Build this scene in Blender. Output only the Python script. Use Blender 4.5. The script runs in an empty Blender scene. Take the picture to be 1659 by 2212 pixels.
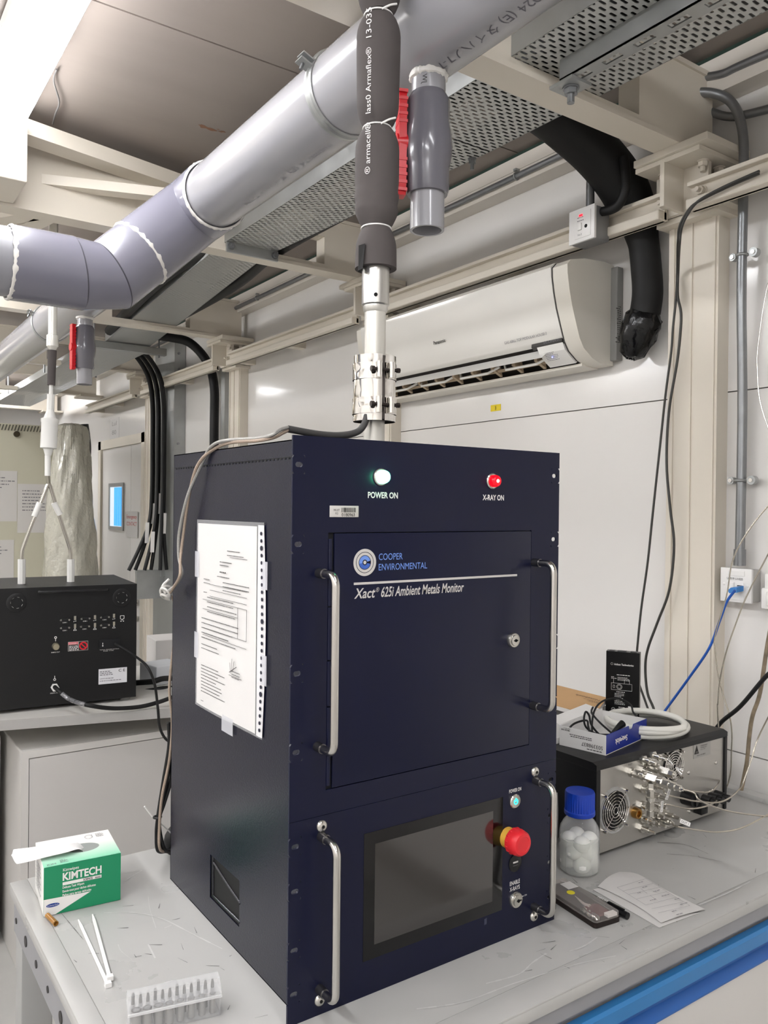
import bpy, bmesh, math, random
from mathutils import Vector, Matrix, Euler
from mathutils.geometry import interpolate_bezier
random.seed(7)
PI = math.pi
sc = bpy.context.scene
COL = sc.collection

# ------------------------------------------------------------------ camera
FPX, YAW, PITCH, ROLL = 1736.27, 0.6091, -0.0053, 0.0106
CAM = Vector((-0.4842, -0.8960, 0.6584))          # above the bench top, which is z = 0 here
LIFT = 0.79                                        # bench height: everything is raised by this at the end
fw = Vector((math.sin(YAW)*math.cos(PITCH), math.cos(YAW)*math.cos(PITCH), math.sin(PITCH)))
rt = Vector((math.cos(YAW), -math.sin(YAW), 0)); up = rt.cross(fw)
rt, up = rt*math.cos(ROLL)+up*math.sin(ROLL), up*math.cos(ROLL)-rt*math.sin(ROLL)
cd = bpy.data.cameras.new('camera'); cam = bpy.data.objects.new('camera', cd); COL.objects.link(cam)
cd.sensor_fit = 'HORIZONTAL'; cd.sensor_width = 36; cd.lens = FPX/1659*36; cd.clip_start = 0.02
cam.matrix_world = Matrix(((rt.x, up.x, -fw.x, CAM.x), (rt.y, up.y, -fw.y, CAM.y), (rt.z, up.z, -fw.z, CAM.z), (0, 0, 0, 1)))
sc.camera = cam
def pt(x, y, **k):
    """point of the room that stands at photo position (x, y) on the plane X=, Y= or Z="""
    d = rt*((x-829.5)/FPX) - up*((y-1106)/FPX) + fw
    (a, v), = k.items(); i = 'XYZ'.index(a)
    return CAM + d*((v-CAM[i])/d[i])
def pts(l, **k): return [pt(x, y, **k) for x, y in l]

# ------------------------------------------------------------------ light and exposure
W_ = bpy.data.worlds.new('world'); sc.world = W_; W_.use_nodes = True
W_.node_tree.nodes['Background'].inputs[0].default_value = (0.9, 0.95, 1, 1)
W_.node_tree.nodes['Background'].inputs[1].default_value = 0.0
LAMP, LAMP_LEFT = 24.0, 50.0
sc.view_settings.view_transform = 'Standard'; sc.view_settings.look = 'None'
sc.view_settings.exposure = 0.0; sc.view_settings.gamma = 1.0; sc.view_settings.use_curve_mapping = False

# ------------------------------------------------------------------ materials
def lin(h):
    h = h.lstrip('#'); r = []
    for i in (0, 2, 4):
        c = int(h[i:i+2], 16)/255; r.append(c/12.92 if c <= .04045 else ((c+.055)/1.055)**2.4)
    return (*r, 1)
MATS = {}
def mat(name, col, rough=.5, metal=0, bump=0, bscale=200, var=0, vscale=6, emit=None, es=0, trans=0, ior=1.45, coat=0, spec=.5, bdist=.001, stretch=None, dirt=None, aniso=0, rvar=0):
    if name in MATS: return MATS[name]
    m = bpy.data.materials.new(name); m.use_nodes = True; MATS[name] = m
    nt = m.node_tree; p = nt.nodes['Principled BSDF']; N = nt.nodes.new; L = nt.links.new
    c = lin(col); p.inputs['Base Color'].default_value = c
    p.inputs['Roughness'].default_value = rough; p.inputs['Metallic'].default_value = metal
    p.inputs['Specular IOR Level'].default_value = spec; p.inputs['IOR'].default_value = ior
    p.inputs['Transmission Weight'].default_value = trans; p.inputs['Coat Weight'].default_value = coat
    p.inputs['Coat Roughness'].default_value = .08
    tc = N('ShaderNodeTexCoord'); src = tc.outputs['Object']
    if stretch:
        mp = N('ShaderNodeMapping'); mp.inputs['Scale'].default_value = stretch; L(src, mp.inputs[0]); src = mp.outputs[0]
    if var or rvar:
        nz = N('ShaderNodeTexNoise'); nz.inputs['Scale'].default_value = vscale; nz.inputs['Detail'].default_value = 6; L(src, nz.inputs['Vector'])
        if rvar:
            mr = N('ShaderNodeMapRange'); mr.inputs['From Min'].default_value = .3; mr.inputs['From Max'].default_value = .7
            mr.inputs['To Min'].default_value = max(.02, rough-rvar); mr.inputs['To Max'].default_value = min(1, rough+rvar)
            L(nz.outputs['Fac'], mr.inputs['Value']); L(mr.outputs[0], p.inputs['Roughness'])
        if var:
            rp = N('ShaderNodeValToRGB'); rp.color_ramp.elements[0].position = .12; rp.color_ramp.elements[1].position = .88
            d = lin(dirt) if dirt else tuple(x*(1-var) for x in c[:3])+(1,)
            rp.color_ramp.elements[0].color = d; rp.color_ramp.elements[1].color = c if dirt else tuple(min(1, x*(1+var)) for x in c[:3])+(1,)
            L(nz.outputs['Fac'], rp.inputs[0]); L(rp.outputs[0], p.inputs['Base Color'])
    if bump:
        nb = N('ShaderNodeTexNoise'); nb.inputs['Scale'].default_value = bscale; nb.inputs['Detail'].default_value = 3; L(src, nb.inputs['Vector'])
        b = N('ShaderNodeBump'); b.inputs['Strength'].default_value = bump; b.inputs['Distance'].default_value = bdist
        L(nb.outputs['Fac'], b.inputs['Height']); L(b.outputs[0], p.inputs['Normal'])
    if emit:
        p.inputs['Emission Color'].default_value = lin(emit); p.inputs['Emission Strength'].default_value = es
    return m
def glassmat(name, col, rough=.02, clear=.8, ior=1.45):
    """thin clear plastic or glass: mostly see-through with a gloss"""
    if name in MATS: return MATS[name]
    m = bpy.data.materials.new(name); m.use_nodes = True; MATS[name] = m; nt = m.node_tree; N = nt.nodes.new; L = nt.links.new
    p = nt.nodes['Principled BSDF']; p.inputs['Base Color'].default_value = lin(col); p.inputs['Roughness'].default_value = rough
    t = N('ShaderNodeBsdfTransparent'); t.inputs[0].default_value = tuple(.5+.5*x for x in lin(col)[:3])+(1,)
    mx = N('ShaderNodeMixShader'); f = N('ShaderNodeLayerWeight'); f.inputs[0].default_value = .35
    mr = N('ShaderNodeMapRange'); mr.inputs['To Min'].default_value = 1-clear; mr.inputs['To Max'].default_value = min(1, 1.35-clear)
    L(f.outputs['Facing'], mr.inputs['Value']); L(mr.outputs[0], mx.inputs[0]); L(t.outputs[0], mx.inputs[1]); L(p.outputs[0], mx.inputs[2])
    L(mx.outputs[0], nt.nodes['Material Output'].inputs[0]); return m
def perfmat(name, px, py, sx, sy, stag=.5):
    """galvanised sheet with rows of slots (holes go through)"""
    m = bpy.data.materials.new(name); m.use_nodes = True; MATS[name] = m; nt = m.node_tree; N = nt.nodes.new; L = nt.links.new
    p = nt.nodes['Principled BSDF']; p.inputs['Base Color'].default_value = lin('#c2c3c0'); p.inputs['Metallic'].default_value = .45; p.inputs['Roughness'].default_value = .42
    tc = N('ShaderNodeTexCoord'); sp = N('ShaderNodeSeparateXYZ'); L(tc.outputs['Object'], sp.inputs[0])
    def M(op, a, b=None, c=None):
        n = N('ShaderNodeMath'); n.operation = op
        for i, v in enumerate((a, b, c)):
            if v is None: continue
            if isinstance(v, (int, float)): n.inputs[i].default_value = v
            else: L(v, n.inputs[i])
        return n.outputs[0]
    v = M('DIVIDE', sp.outputs[1], py); row = M('FLOOR', v); fv = M('SUBTRACT', M('FRACT', v), .5)
    par = M('MODULO', M('ADD', row, 2000), 2); u = M('ADD', M('DIVIDE', sp.outputs[0], px), M('MULTIPLY', par, stag))
    fu = M('SUBTRACT', M('FRACT', u), .5)
    dx = M('MAXIMUM', M('SUBTRACT', M('ABSOLUTE', M('MULTIPLY', fu, px)), sx/2-sy/2), 0); dy = M('MULTIPLY', fv, py)
    d = M('SQRT', M('ADD', M('MULTIPLY', dx, dx), M('MULTIPLY', dy, dy))); hole = M('LESS_THAN', d, sy/2)
    t = N('ShaderNodeBsdfTransparent'); mx = N('ShaderNodeMixShader'); L(hole, mx.inputs[0]); L(p.outputs[0], mx.inputs[1]); L(t.outputs[0], mx.inputs[2])
    L(mx.outputs[0], nt.nodes['Material Output'].inputs[0]); return m

# ------------------------------------------------------------------ mesh builder
def smooth_path(P, n=6):
    P = [Vector(p) for p in P]
    if len(P) < 3: return P
    out = []
    for i in range(len(P)-1):
        a = P[max(i-1, 0)]; b = P[i]; c = P[i+1]; d = P[min(i+2, len(P)-1)]
        for k in range(n):
            t = k/n
            out.append(.5*((2*b)+(c-a)*t+(2*a-5*b+4*c-d)*t*t+(3*b-a-3*c+d)*t**3))
    out.append(P[-1]); return out
def frame(ax):
    ax = Vector(ax).normalized(); r = Vector((0, 0, 1)) if abs(ax.z) < .9 else Vector((1, 0, 0))
    x = r.cross(ax).normalized(); return x, ax.cross(x), ax
ORG = {}
class B:
    def __init__(s): s.bm = bmesh.new()
    def box(s, a, b, bev=0, rot=None, pivot=None):
        a = Vector(a); b = Vector(b); c = (a+b)/2; h = (b-a)/2
        vs = [s.bm.verts.new(c+Vector((h.x*i, h.y*j, h.z*k))) for i in (-1, 1) for j in (-1, 1) for k in (-1, 1)]
        F = [s.bm.faces.new([vs[q] for q in f]) for f in ((0, 1, 3, 2), (4, 6, 7, 5), (0, 4, 5, 1), (2, 3, 7, 6), (0, 2, 6, 4), (1, 5, 7, 3))]
        if bev:
            ed = list({e for f in F for e in f.edges})
            r = bmesh.ops.bevel(s.bm, geom=ed, offset=bev, segments=2, affect='EDGES', profile=.5)
            vs = list({v for f in r['faces'] for v in f.verts})
        if rot is not None:
            bmesh.ops.rotate(s.bm, verts=vs, cent=Vector(pivot) if pivot is not None else c, matrix=rot if not isinstance(rot, (int, float)) else Matrix.Rotation(rot, 3, 'Z'))
        return s
    def quad(s, *p):
        s.bm.faces.new([s.bm.verts.new(Vector(q)) for q in p]); return s
    def slab(s, poly, d):
        """flat polygon of 3-D points given thickness vector d"""
        d = Vector(d); n = len(poly)
        A = [s.bm.verts.new(Vector(q)) for q in poly]; Bv = [s.bm.verts.new(Vector(q)+d) for q in poly]
        s.bm.faces.new(A); s.bm.faces.new(Bv[::-1])
        for i in range(n): s.bm.faces.new((A[i], Bv[i], Bv[(i+1) % n], A[(i+1) % n]))
        return s
    def lathe(s, prof, c=(0, 0, 0), ax=(0, 0, 1), seg=28, caps=True, ang=0):
        """prof: list of (radius, height along the axis)"""
        x, y, z = frame(ax); c = Vector(c); R = []
        for r, h in prof:
            R.append([s.bm.verts.new(c+z*h+(x*math.cos(2*PI*i/seg+ang)+y*math.sin(2*PI*i/seg+ang))*max(r, 1e-5)) for i in range(seg)])
        for a, b in zip(R, R[1:]):
            for i in range(seg): s.bm.faces.new((a[i], a[(i+1) % seg], b[(i+1) % seg], b[i]))
        if caps: s.bm.faces.new(R[0][::-1]); s.bm.faces.new(R[-1])
        return s
    def cyl(s, p0, p1, r, r1=None, seg=20, caps=True, ang=0):
        p0 = Vector(p0); d = Vector(p1)-p0; return s.lathe([(r, 0), (r if r1 is None else r1, d.length)], p0, d, seg, caps, ang)
    def tube(s, P, r, seg=10, n=6, smooth=True, rad=None):
        P = smooth_path(P, n) if smooth else [Vector(p) for p in P]
        T = [(P[min(i+1, len(P)-1)]-P[max(i-1, 0)]).normalized() for i in range(len(P))]
        x, y, _ = frame(T[0]); R = []
        for i, p in enumerate(P):
            x = (x-T[i]*x.dot(T[i])).normalized(); y = T[i].cross(x); rr = rad(i/(len(P)-1)) if rad else r
            R.append([s.bm.verts.new(p+(x*math.cos(2*PI*k/seg)+y*math.sin(2*PI*k/seg))*rr) for k in range(seg)])
        for a, b in zip(R, R[1:]):
            for i in range(seg): s.bm.faces.new((a[i], a[(i+1) % seg], b[(i+1) % seg], b[i]))
        s.bm.faces.new(R[0][::-1]); s.bm.faces.new(R[-1]); return s
    def sphere(s, c, r, sc_=(1, 1, 1), seg=16):
        m = Matrix.Translation(Vector(c)) @ Matrix.Diagonal((r*sc_[0], r*sc_[1], r*sc_[2], 1))
        bmesh.ops.create_uvsphere(s.bm, u_segments=seg, v_segments=seg//2, radius=1, matrix=m); return s
    def torus(s, c, ax, R, r, seg=32, ms=10):
        x, y, z = frame(ax); c = Vector(c); V = []
        for i in range(seg):
            a = 2*PI*i/seg; d = x*math.cos(a)+y*math.sin(a)
            V.append([s.bm.verts.new(c+d*(R+r*math.cos(2*PI*k/ms))+z*r*math.sin(2*PI*k/ms)) for k in range(ms)])
        for i in range(seg):
            for k in range(ms): s.bm.faces.new((V[i][k], V[(i+1) % seg][k], V[(i+1) % seg][(k+1) % ms], V[i][(k+1) % ms]))
        return s
    def o(s, name, m, parent=None, smooth=True, org=None, **tags):
        bmesh.ops.recalc_face_normals(s.bm, faces=s.bm.faces)
        vs = s.bm.verts; lo = [min(v.co[i] for v in vs) for i in range(3)]; hi = [max(v.co[i] for v in vs) for i in range(3)]
        c = Vector(org) if org is not None else Vector(((lo[0]+hi[0])/2, (lo[1]+hi[1])/2, lo[2]))
        bmesh.ops.translate(s.bm, verts=list(vs), vec=-c)
        me = bpy.data.meshes.new(name); s.bm.to_mesh(me); s.bm.free()
        if smooth:
            for f in me.polygons: f.use_smooth = True
            me.set_sharp_from_angle(angle=math.radians(40))
        me.materials.append(m)
        ob = bpy.data.objects.new(name, me); COL.objects.link(ob); put(ob, c, parent)
        for k, v in tags.items(): ob[k] = v
        return ob
def put(ob, c, parent):
    ORG[ob.name] = Vector(c)
    if parent is not None:
        ob.parent = parent; ob.location = Vector(c)-ORG[parent.name]
    else: ob.location = Vector(c)
def thing(name, label, cat, loc=(0, 0, 0), rotz=0, group=None, local=False):
    o = bpy.data.objects.new(name, None); COL.objects.link(o); o.empty_display_size = .02
    o.location = loc; o.rotation_euler = (0, 0, rotz); o['label'] = label; o['category'] = cat
    ORG[o.name] = Vector((0, 0, 0)) if local else Vector(loc)
    if group: o['group'] = group
    return o
def tag(o, label, cat, group=None):
    o['label'] = label; o['category'] = cat
    if group: o['group'] = group
    return o
def struct(o): o['kind'] = 'structure'; return o
def dup(root, loc, label=None, rotz=None):
    r = root.copy(); COL.objects.link(r); r.location = loc; ORG[r.name] = Vector(loc)
    if rotz is not None: r.rotation_euler = (0, 0, rotz)
    if label: r['label'] = label
    for ch in list(root.children):
        c = ch.copy(); COL.objects.link(c); c.parent = r
        for g in list(ch.children):
            d = g.copy(); COL.objects.link(d); d.parent = c
    return r
def text_mesh(string, shear=0, bold=0):
    cu = bpy.data.curves.new('lettering', 'FONT'); cu.body = string; cu.size = 1; cu.shear = shear; cu.offset = bold; cu.resolution_u = 3; cu.align_x = 'LEFT'
    ob = bpy.data.objects.new('lettering', cu); COL.objects.link(ob)
    dg = bpy.context.evaluated_depsgraph_get(); me = bpy.data.meshes.new_from_object(ob.evaluated_get(dg))
    bpy.data.objects.remove(ob); bpy.data.curves.remove(cu)
    bm = bmesh.new(); bm.from_mesh(me); bpy.data.meshes.remove(me); return bm
def text(b, string, org, xd, yd, h=None, w=None, shear=0, bold=0, lift=.0004, wrap=None, align='L'):
    """adds lettering to builder b: org lower-left corner, xd/yd unit directions, h cap height, w total width
    wrap=(axis point, axis direction, radius): lettering lies on a cylinder"""
    bm = text_mesh(string, shear, bold); xd = Vector(xd); yd = Vector(yd); n = xd.cross(yd); org = Vector(org)
    if not bm.verts: bm.free(); return b
    x0 = min(v.co.x for v in bm.verts); x1 = max(v.co.x for v in bm.verts)
    sy = (h or .01)/.69; sx = w/(x1-x0) if w else sy
    if not h: sy = sx
    off = {'L': 0, 'C': -(x1-x0)*sx/2, 'R': -(x1-x0)*sx}[align]
    mp = {}
    for v in bm.verts:
        u = (v.co.x-x0)*sx+off; t = v.co.y*sy
        if wrap:
            r, x, y, a0 = wrap[2]+lift, wrap[3], wrap[4], wrap[5]
            q = Vector(wrap[0])+Vector(wrap[1])*u; a = a0+t/r; p = q+(x*math.cos(a)+y*math.sin(a))*r
        else: p = org+xd*u+yd*t+n*lift
        mp[v] = b.bm.verts.new(p)
    for f in bm.faces: b.bm.faces.new([mp[v] for v in f.verts])
    bm.free(); return b
def marks(b, org, xd, yd, rows, wid, pitch, hh, dens=.85, lift=.0004, seed=1):
    """rows of small unreadable print"""
    r = random.Random(seed); xd = Vector(xd); yd = Vector(yd); n = xd.cross(yd)*lift; org = Vector(org)
    for i in range(rows):
        x = 0; end = wid*r.uniform(.55, 1)
        while x < end:
            w = r.uniform(.6, 2.6)*hh*1.5; o = org+xd*x-yd*(i*pitch)+n
            b.quad(o, o+xd*w, o+xd*w+yd*hh, o+yd*hh); x += w+hh*.8
    return b
X, Y, Z = Vector((1, 0, 0)), Vector((0, 1, 0)), Vector((0, 0, 1))
# ------------------------------------------------------------------ material list
wallm = mat('painted_panel', '#e4e1dd', .2, var=.02, vscale=2, bump=.04, bscale=3, bdist=.02, coat=.3)
ceilm = mat('ceiling_sheet', '#8f857e', .38, var=.12, vscale=2.5, stretch=(.5, 2.5, 1), bump=.05, bscale=5, bdist=.01)
floorm = mat('floor_vinyl', '#b9b8b4', .45, var=.06, vscale=12)
cream = mat('cream_paint', '#dcd4c6', .42, var=.03, vscale=4, bump=.05, bscale=60)
trimm = mat('trim_paint', '#dcd5cb', .4)
green = mat('green_sealant', '#23392f', .6)
dark = mat('dark_gap', '#0d0d0d', .8)
galv = mat('galvanised_steel', '#a8aaa9', .38, .7, var=.12, vscale=18, rvar=.08)
galvd = mat('galvanised_conduit', '#8e9092', .36, .75, var=.15, vscale=30)
steel = mat('stainless_steel', '#c9c6c1', .2, 1)
steelb = mat('bright_steel_fitting', '#d0cdc6', .25, .95)
brush = mat('brushed_aluminium', '#b7b4ae', .34, .75, var=.04, vscale=90, stretch=(1, 1, 12))
chrome = mat('chrome', '#e2dfda', .06, 1)
pvc = mat('grey_pvc', '#98979b', .2, var=.02, vscale=3, coat=.3)
pvcf = mat('grey_pvc_fitting', '#787783', .25, coat=.3)
pvcd = mat('dark_grey_pvc', '#67656c', .2, coat=.3)
red = mat('red_plastic', '#c8121f', .3)
cement = mat('pvc_cement', '#dedbd6', .5, bump=.4, bscale=60)
foam = mat('dark_foam', '#514c4b', .8, var=.06, vscale=30, bump=.15, bscale=90, spec=.25)
blackrub = mat('black_rubber', '#0c0c0d', .55)
blackfoam = mat('black_foam', '#131313', .62, bump=.1, bscale=40)
blackgl = mat('black_gloss', '#070708', .15)
tapeb = mat('black_tape', '#08080a', .2, bump=.5, bscale=30, bdist=.006)
navy = mat('navy_powder_coat', '#0e1022', .24, bump=.26, bscale=430, bdist=.0010, spec=.4, var=.02, vscale=3)
navyf = mat('navy_panel', '#0b0f2a', .33, spec=.35, bump=.03, bscale=700, bdist=.0005)
blackpl = mat('black_plastic', '#101012', .4)
blackpc = mat('black_powder_coat', '#0d0d0f', .45, bump=.1, bscale=500, bdist=.0006)
white = mat('white_plastic', '#ebe9e6', .3)
paper = mat('paper', '#d3d0cd', .7)
ink = mat('black_print', '#23211f', .6)
greyink = mat('grey_print', '#77757a', .6)
wink = mat('white_print', '#e8e6e3', .5)
sink = mat('silver_print', '#c6c2be', .4)
blink = mat('blue_print', '#6f93dd', .5)
blued = mat('deep_blue_print', '#3d63b8', .5)
redink = mat('red_print', '#c0282c', .5)
enamel = mat('white_cabinet_paint', '#d2cfcb', .4, var=.02, vscale=5)
bench_m = mat('bench_grey', '#b2b1ae', .34, var=.05, vscale=9, rvar=.1)
bench_d = mat('bench_edge_grey', '#8f8f92', .4, var=.05, vscale=14)
beigecab = mat('cabinet_beige', '#c8c5b2', .45)
pearl = mat('air_conditioner_white', '#e6e3dc', .12, coat=.5)
aclow = mat('air_conditioner_cream', '#dcd7cc', .35)

# ------------------------------------------------------------------ the room
WX, CZ, FZ = 1.40, 1.81, -LIFT
Y0, Y1, XL = -2.6, 8.2, -2.5
struct(B().box((XL-.1, Y0-.1, FZ-.1), (WX+.1, Y1+.1, FZ)).o('floor', floorm, smooth=False))
b = B(); seams = [Y0-.1, -1.05, .0, 1.0, 2.02, 3.05, 4.05, 5.1, 6.1, 7.1, Y1+.1]
for a, c in zip(seams, seams[1:]): b.box((XL-.1, a+.003, CZ), (WX+.1, c-.003, CZ+.03))
struct(b.o('ceiling', ceilm, smooth=False))
struct(B().box((XL-.1, Y0-.1, CZ+.03), (WX+.1, Y1+.1, CZ+.06)).o('trim_1', dark, smooth=False))     # dark void above the ceiling joints
b = B(); joints = [Y0, -1.05, .37, 1.76, 3.20, 4.62, Y1]
for lo, hi in ((FZ, .053), (.056, .960), (.963, CZ)):
    for a, c in zip(joints, joints[1:]):
        if a >= 4.6: continue
        b.box((WX, a, lo), (WX+.05, c, hi))
# the far bay has the doorway cut out of it
DY0, DY1, DZ = 4.80, 5.93, 1.16
b.box((WX, 4.62, FZ), (WX+.05, DY0, CZ)).box((WX, DY1, FZ), (WX+.05, Y1, CZ)).box((WX, DY0, DZ), (WX+.05, DY1, CZ))
struct(b.o('wall_right', wallm, smooth=False))
struct(B().box((WX+.05, Y0-.1, FZ), (WX+.08, Y1+.1, CZ)).o('trim_2', mat('joint_dark', '#6b6863', .7), smooth=False))
struct(B().box((XL-.05, Y0, FZ), (XL, Y1, CZ)).o('wall_left', wallm, smooth=False))
struct(B().box((XL, Y1, FZ), (WX, Y1+.05, CZ)).o('wall_back', wallm, smooth=False))
struct(B().box((XL, Y0-.05, FZ), (WX, Y0, CZ)).o('wall_front', wallm, smooth=False))
struct(B().box((1.335, Y0, 1.70), (WX, Y1, 1.745)).box((1.345, Y0, 1.752), (WX, Y1, 1.796)).o('trim_3', trimm, smooth=False))   # cream cornice
struct(B().box((1.352, Y0, 1.797), (WX, Y1, CZ)).o('trim_4', green, smooth=False))                    # green strip under the ceiling
struct(B().box((1.385, Y0, FZ), (WX, 4.70, FZ+.09)).o('baseboard_right', mat('skirting', '#9b9892', .5), smooth=False))
# ceiling stain (rust and peeling paint), with a shape of its own
b = B(); r = random.Random(3)
for k in range(14):
    c = Vector((.455+r.gauss(0, .016)+k*.003, 1.43+r.gauss(0, .006), CZ-.0006)); n = 9; rr = r.uniform(.003, .010)
    b.bm.faces.new([b.bm.verts.new(c+Vector((math.cos(2*PI*i/n)*rr*r.uniform(1, 2.4), math.sin(2*PI*i/n)*rr*r.uniform(.5, 1), -.00005*k))) for i in range(n)])
struct(b.o('trim_5', mat('rust_stain', '#8a6650', .8), smooth=False))

# door at the far end of the right wall
d = bpy.data.objects.new('door_1', None); COL.objects.link(d); d.location = (WX, 5.36, FZ); ORG['door_1'] = Vector(d.location); d['kind'] = 'structure'; d['label'] = 'white metal double door with narrow window near the far cabinet'
b = B()
for a, c in ((DY0+.05, 5.13), (5.135, DY1-.05)): b.box((WX+.005, a, FZ+.01), (WX+.045, c, DZ-.05))
b.o('door_leaf', wallm, d, smooth=False)
B().box((WX-.012, DY0-.02, FZ), (WX+.05, DY0+.05, DZ+.02)).box((WX-.012, DY1-.05, FZ), (WX+.05, DY1+.02, DZ+.02)).box((WX-.012, DY0-.02, DZ-.05), (WX+.05, DY1+.02, DZ+.02)).o('door_frame', cream, d, smooth=False)
B().box((WX-.006, 5.29, .46), (WX+.01, 5.32, .83)).box((WX-.006, 5.64, .46), (WX+.01, 5.67, .83)).box((WX-.006, 5.32, .46), (WX+.01, 5.64, .49)).box((WX-.006, 5.32, .80), (WX+.01, 5.64, .83)).o('window_frame', galv, d, smooth=False)
B().box((WX-.001, 5.32, .49), (WX+.006, 5.64, .80)).o('window_pane', mat('lit_pane', '#dfe9f2', .2, emit='#d8e8f6', es=.6), d, smooth=False)
b = B()
for i in range(4): b.box((WX-.003, 5.335+i*.05, .495), (WX+.004, 5.375+i*.05, .795))
b.o('blue_blind', mat('blue_glow', '#2f9ff0', .4, emit='#3fa9f5', es=.9), d, smooth=False)
b = B().cyl((WX, 4.94, -.05), (WX-.05, 4.94, -.05), .012).tube([(WX-.05, 4.94, -.05), (WX-.052, 5.0, -.05), (WX-.05, 5.09, -.052)], .009).cyl((WX, 4.94, -.05), (WX-.008, 4.94, -.05), .026).cyl((WX, 4.94, -.17), (WX-.02, 4.94, -.17), .022)
b.o('door_handle', steel, d)

# pillars on the right wall
def pillar(y, label):
    t = thing('wall_pillar', label, 'pillar', (1.38, y, FZ), group='cream wall pillars')
    b = B().box((1.352, y-.072, FZ), (WX, y+.072, 1.40))
    for q in (-.060, .005, .058): b.box((1.348, y+q-.005, FZ), (1.354, y+q+.005, 1.40))
    b.o('column', cream, t, smooth=False)
    B().box((1.315, y-.095, 1.40), (WX, y+.085, 1.415)).o('cap_plate', cream, t, smooth=False)
    # stub: web plates under the beam seat
    B().box((1.22, y-.006, 1.415), (WX, y+.006, 1.523)).box((1.300, y-.075, 1.4155), (1.312, y+.075, 1.523)).box((1.225, y-.100, 1.523), (WX, y+.085, 1.535), .001).o('bracket', cream, t, smooth=False)
    for dx, dy in ((1.286, .042), (1.292, -.065), (1.36, .042), (1.36, -.065)):
        hexbolt((dx, y+dy, 1.523), (0, 0, -1), .008, .026, cream, t)
    for dy in (.055, -.055): hexbolt((1.286 if abs(dy-.055) < .001 or True else 0, y+dy-.014, 1.446), (-1, 0, 0), .007, .026, cream, t)
    return t
def hexbolt(p, d, r, L, m, parent, name='bolt'):
    p = Vector(p); d = Vector(d).normalized()
    return B().cyl(p, p+d*.003, r*1.9, seg=16).cyl(p+d*.003, p+d*.014, r*1.55, seg=6).cyl(p+d*.014, p+d*L, r*.85, seg=12).o(name, m, parent)
PY = [(.355, 'cream ribbed wall pillar beside the right end of the air conditioner'), (1.765, 'cream wall pillar mostly hidden behind the vertical sampling tube'), (3.175, 'cream wall pillar behind the black cable riser, third along the wall'), (4.585, 'cream wall pillar beside the right edge of the white door')]
for y, l in PY: pillar(y, l)

# ceiling beams across the room
BZ = 1.553
def beam(y, label):
    t = thing('ceiling_beam', label, 'beam', (0, y, BZ), group='cream ceiling beams')
    a, c = y-.037, y+.037
    B().box((XL, a, BZ), (1.36, c, BZ+.012)).box((XL, y-.03, BZ+.012), (.672, y+.03, 1.75)).box((1.07, y-.03, BZ+.012), (1.36, y+.03, 1.75)).box((.672, y-.03, 1.685), (1.07, y+.03, 1.75)).box((.672, y-.03, BZ+.012), (1.07, y+.03, BZ+.028)).box((XL, a, 1.75), (1.36, c, 1.762)).o('girder', cream, t, smooth=False)
    B().box((1.215, y-.112, 1.5355), (1.395, y+.098, BZ), .001).o('seat_plate', cream, t, smooth=False)
    return t
for y, l in ((.34, 'cream steel ceiling beam nearest the camera, above the air pipe elbow'), (1.775, 'cream steel ceiling beam behind the foam-covered tube, second from the front'), (3.14, 'cream steel ceiling beam ending above the black cable riser, third from the front'), (4.55, 'cream steel ceiling beam far back above the door, fourth from the front'), (5.95, 'cream steel ceiling beam above the beige cabinet, fifth from the front'), (7.3, 'farthest cream steel ceiling beam, above and behind the beige cabinet')):
    beam(y, l)
# bracing left of the pipe
def bar(name, a, c, w, h, m, label, cat, group=None):
    a = Vector(a); c = Vector(c); d = (c-a).normalized(); s = d.cross(Z).normalized()*w/2
    o = B().slab([a-s, a+s, c+s, c-s], (0, 0, h)).o(name, m, smooth=False); return tag(o, label, cat, group)
bar('ceiling_brace', (-.06, 1.62, 1.72), (.62, 1.77, 1.72), .075, .045, cream, 'slanting cream roof brace just below the ceiling, left of the grey pipe', 'brace')
bar('ceiling_brace', (-.02, 1.80, 1.645), (.55, 1.60, 1.645), .05, .03, cream, 'cream roof brace crossing below the slanting one beside the light', 'brace')
tag(B().box((-1.2, 1.535, 1.56), (-.02, 1.735, 1.75), .004).o('beam_node', cream, smooth=False), 'deep cream beam joint box below the ceiling light', 'beam')
tag(B().box((-.12, 1.66, 1.695), (-.03, 1.67, 1.72)).o('steel_plate', galv, smooth=False), 'small grey plate on the deep beam joint', 'plate') if False else None
for a, c, l in (((-.45, 2.6, 1.57), (.06, 1.84, 1.57), 'cream diagonal roof strut left of the second air pipe'), ((.10, 1.83, 1.57), (-.5, 4.4, 1.57), 'long cream diagonal roof strut running to the far left')):
    bar('roof_strut', a, c, .06, .05, cream, l, 'strut')
t = thing('vent_stub', 'dark round pipe stub hanging from the ceiling beside the light', 'pipe', (.12, 1.9, 1.70))
B().lathe([(.026, 0), (.026, .10)], (.115, 1.9, 1.70)).o('pipe', mat('dull_grey_pipe', '#77756f', .5), t)
B().torus((.115, 1.9, 1.79), Z, .027, .006).o('sealant_ring', cement, t)
tag(B().tube(pts([(122, 150), (116, 175), (128, 220), (120, 245), (114, 268)], Z=1.80), .0025).o('ceiling_wire', mat('grey_wire', '#6d6a68', .6)), 'thin grey wire hanging along the ceiling beside the light', 'wire')

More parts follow.
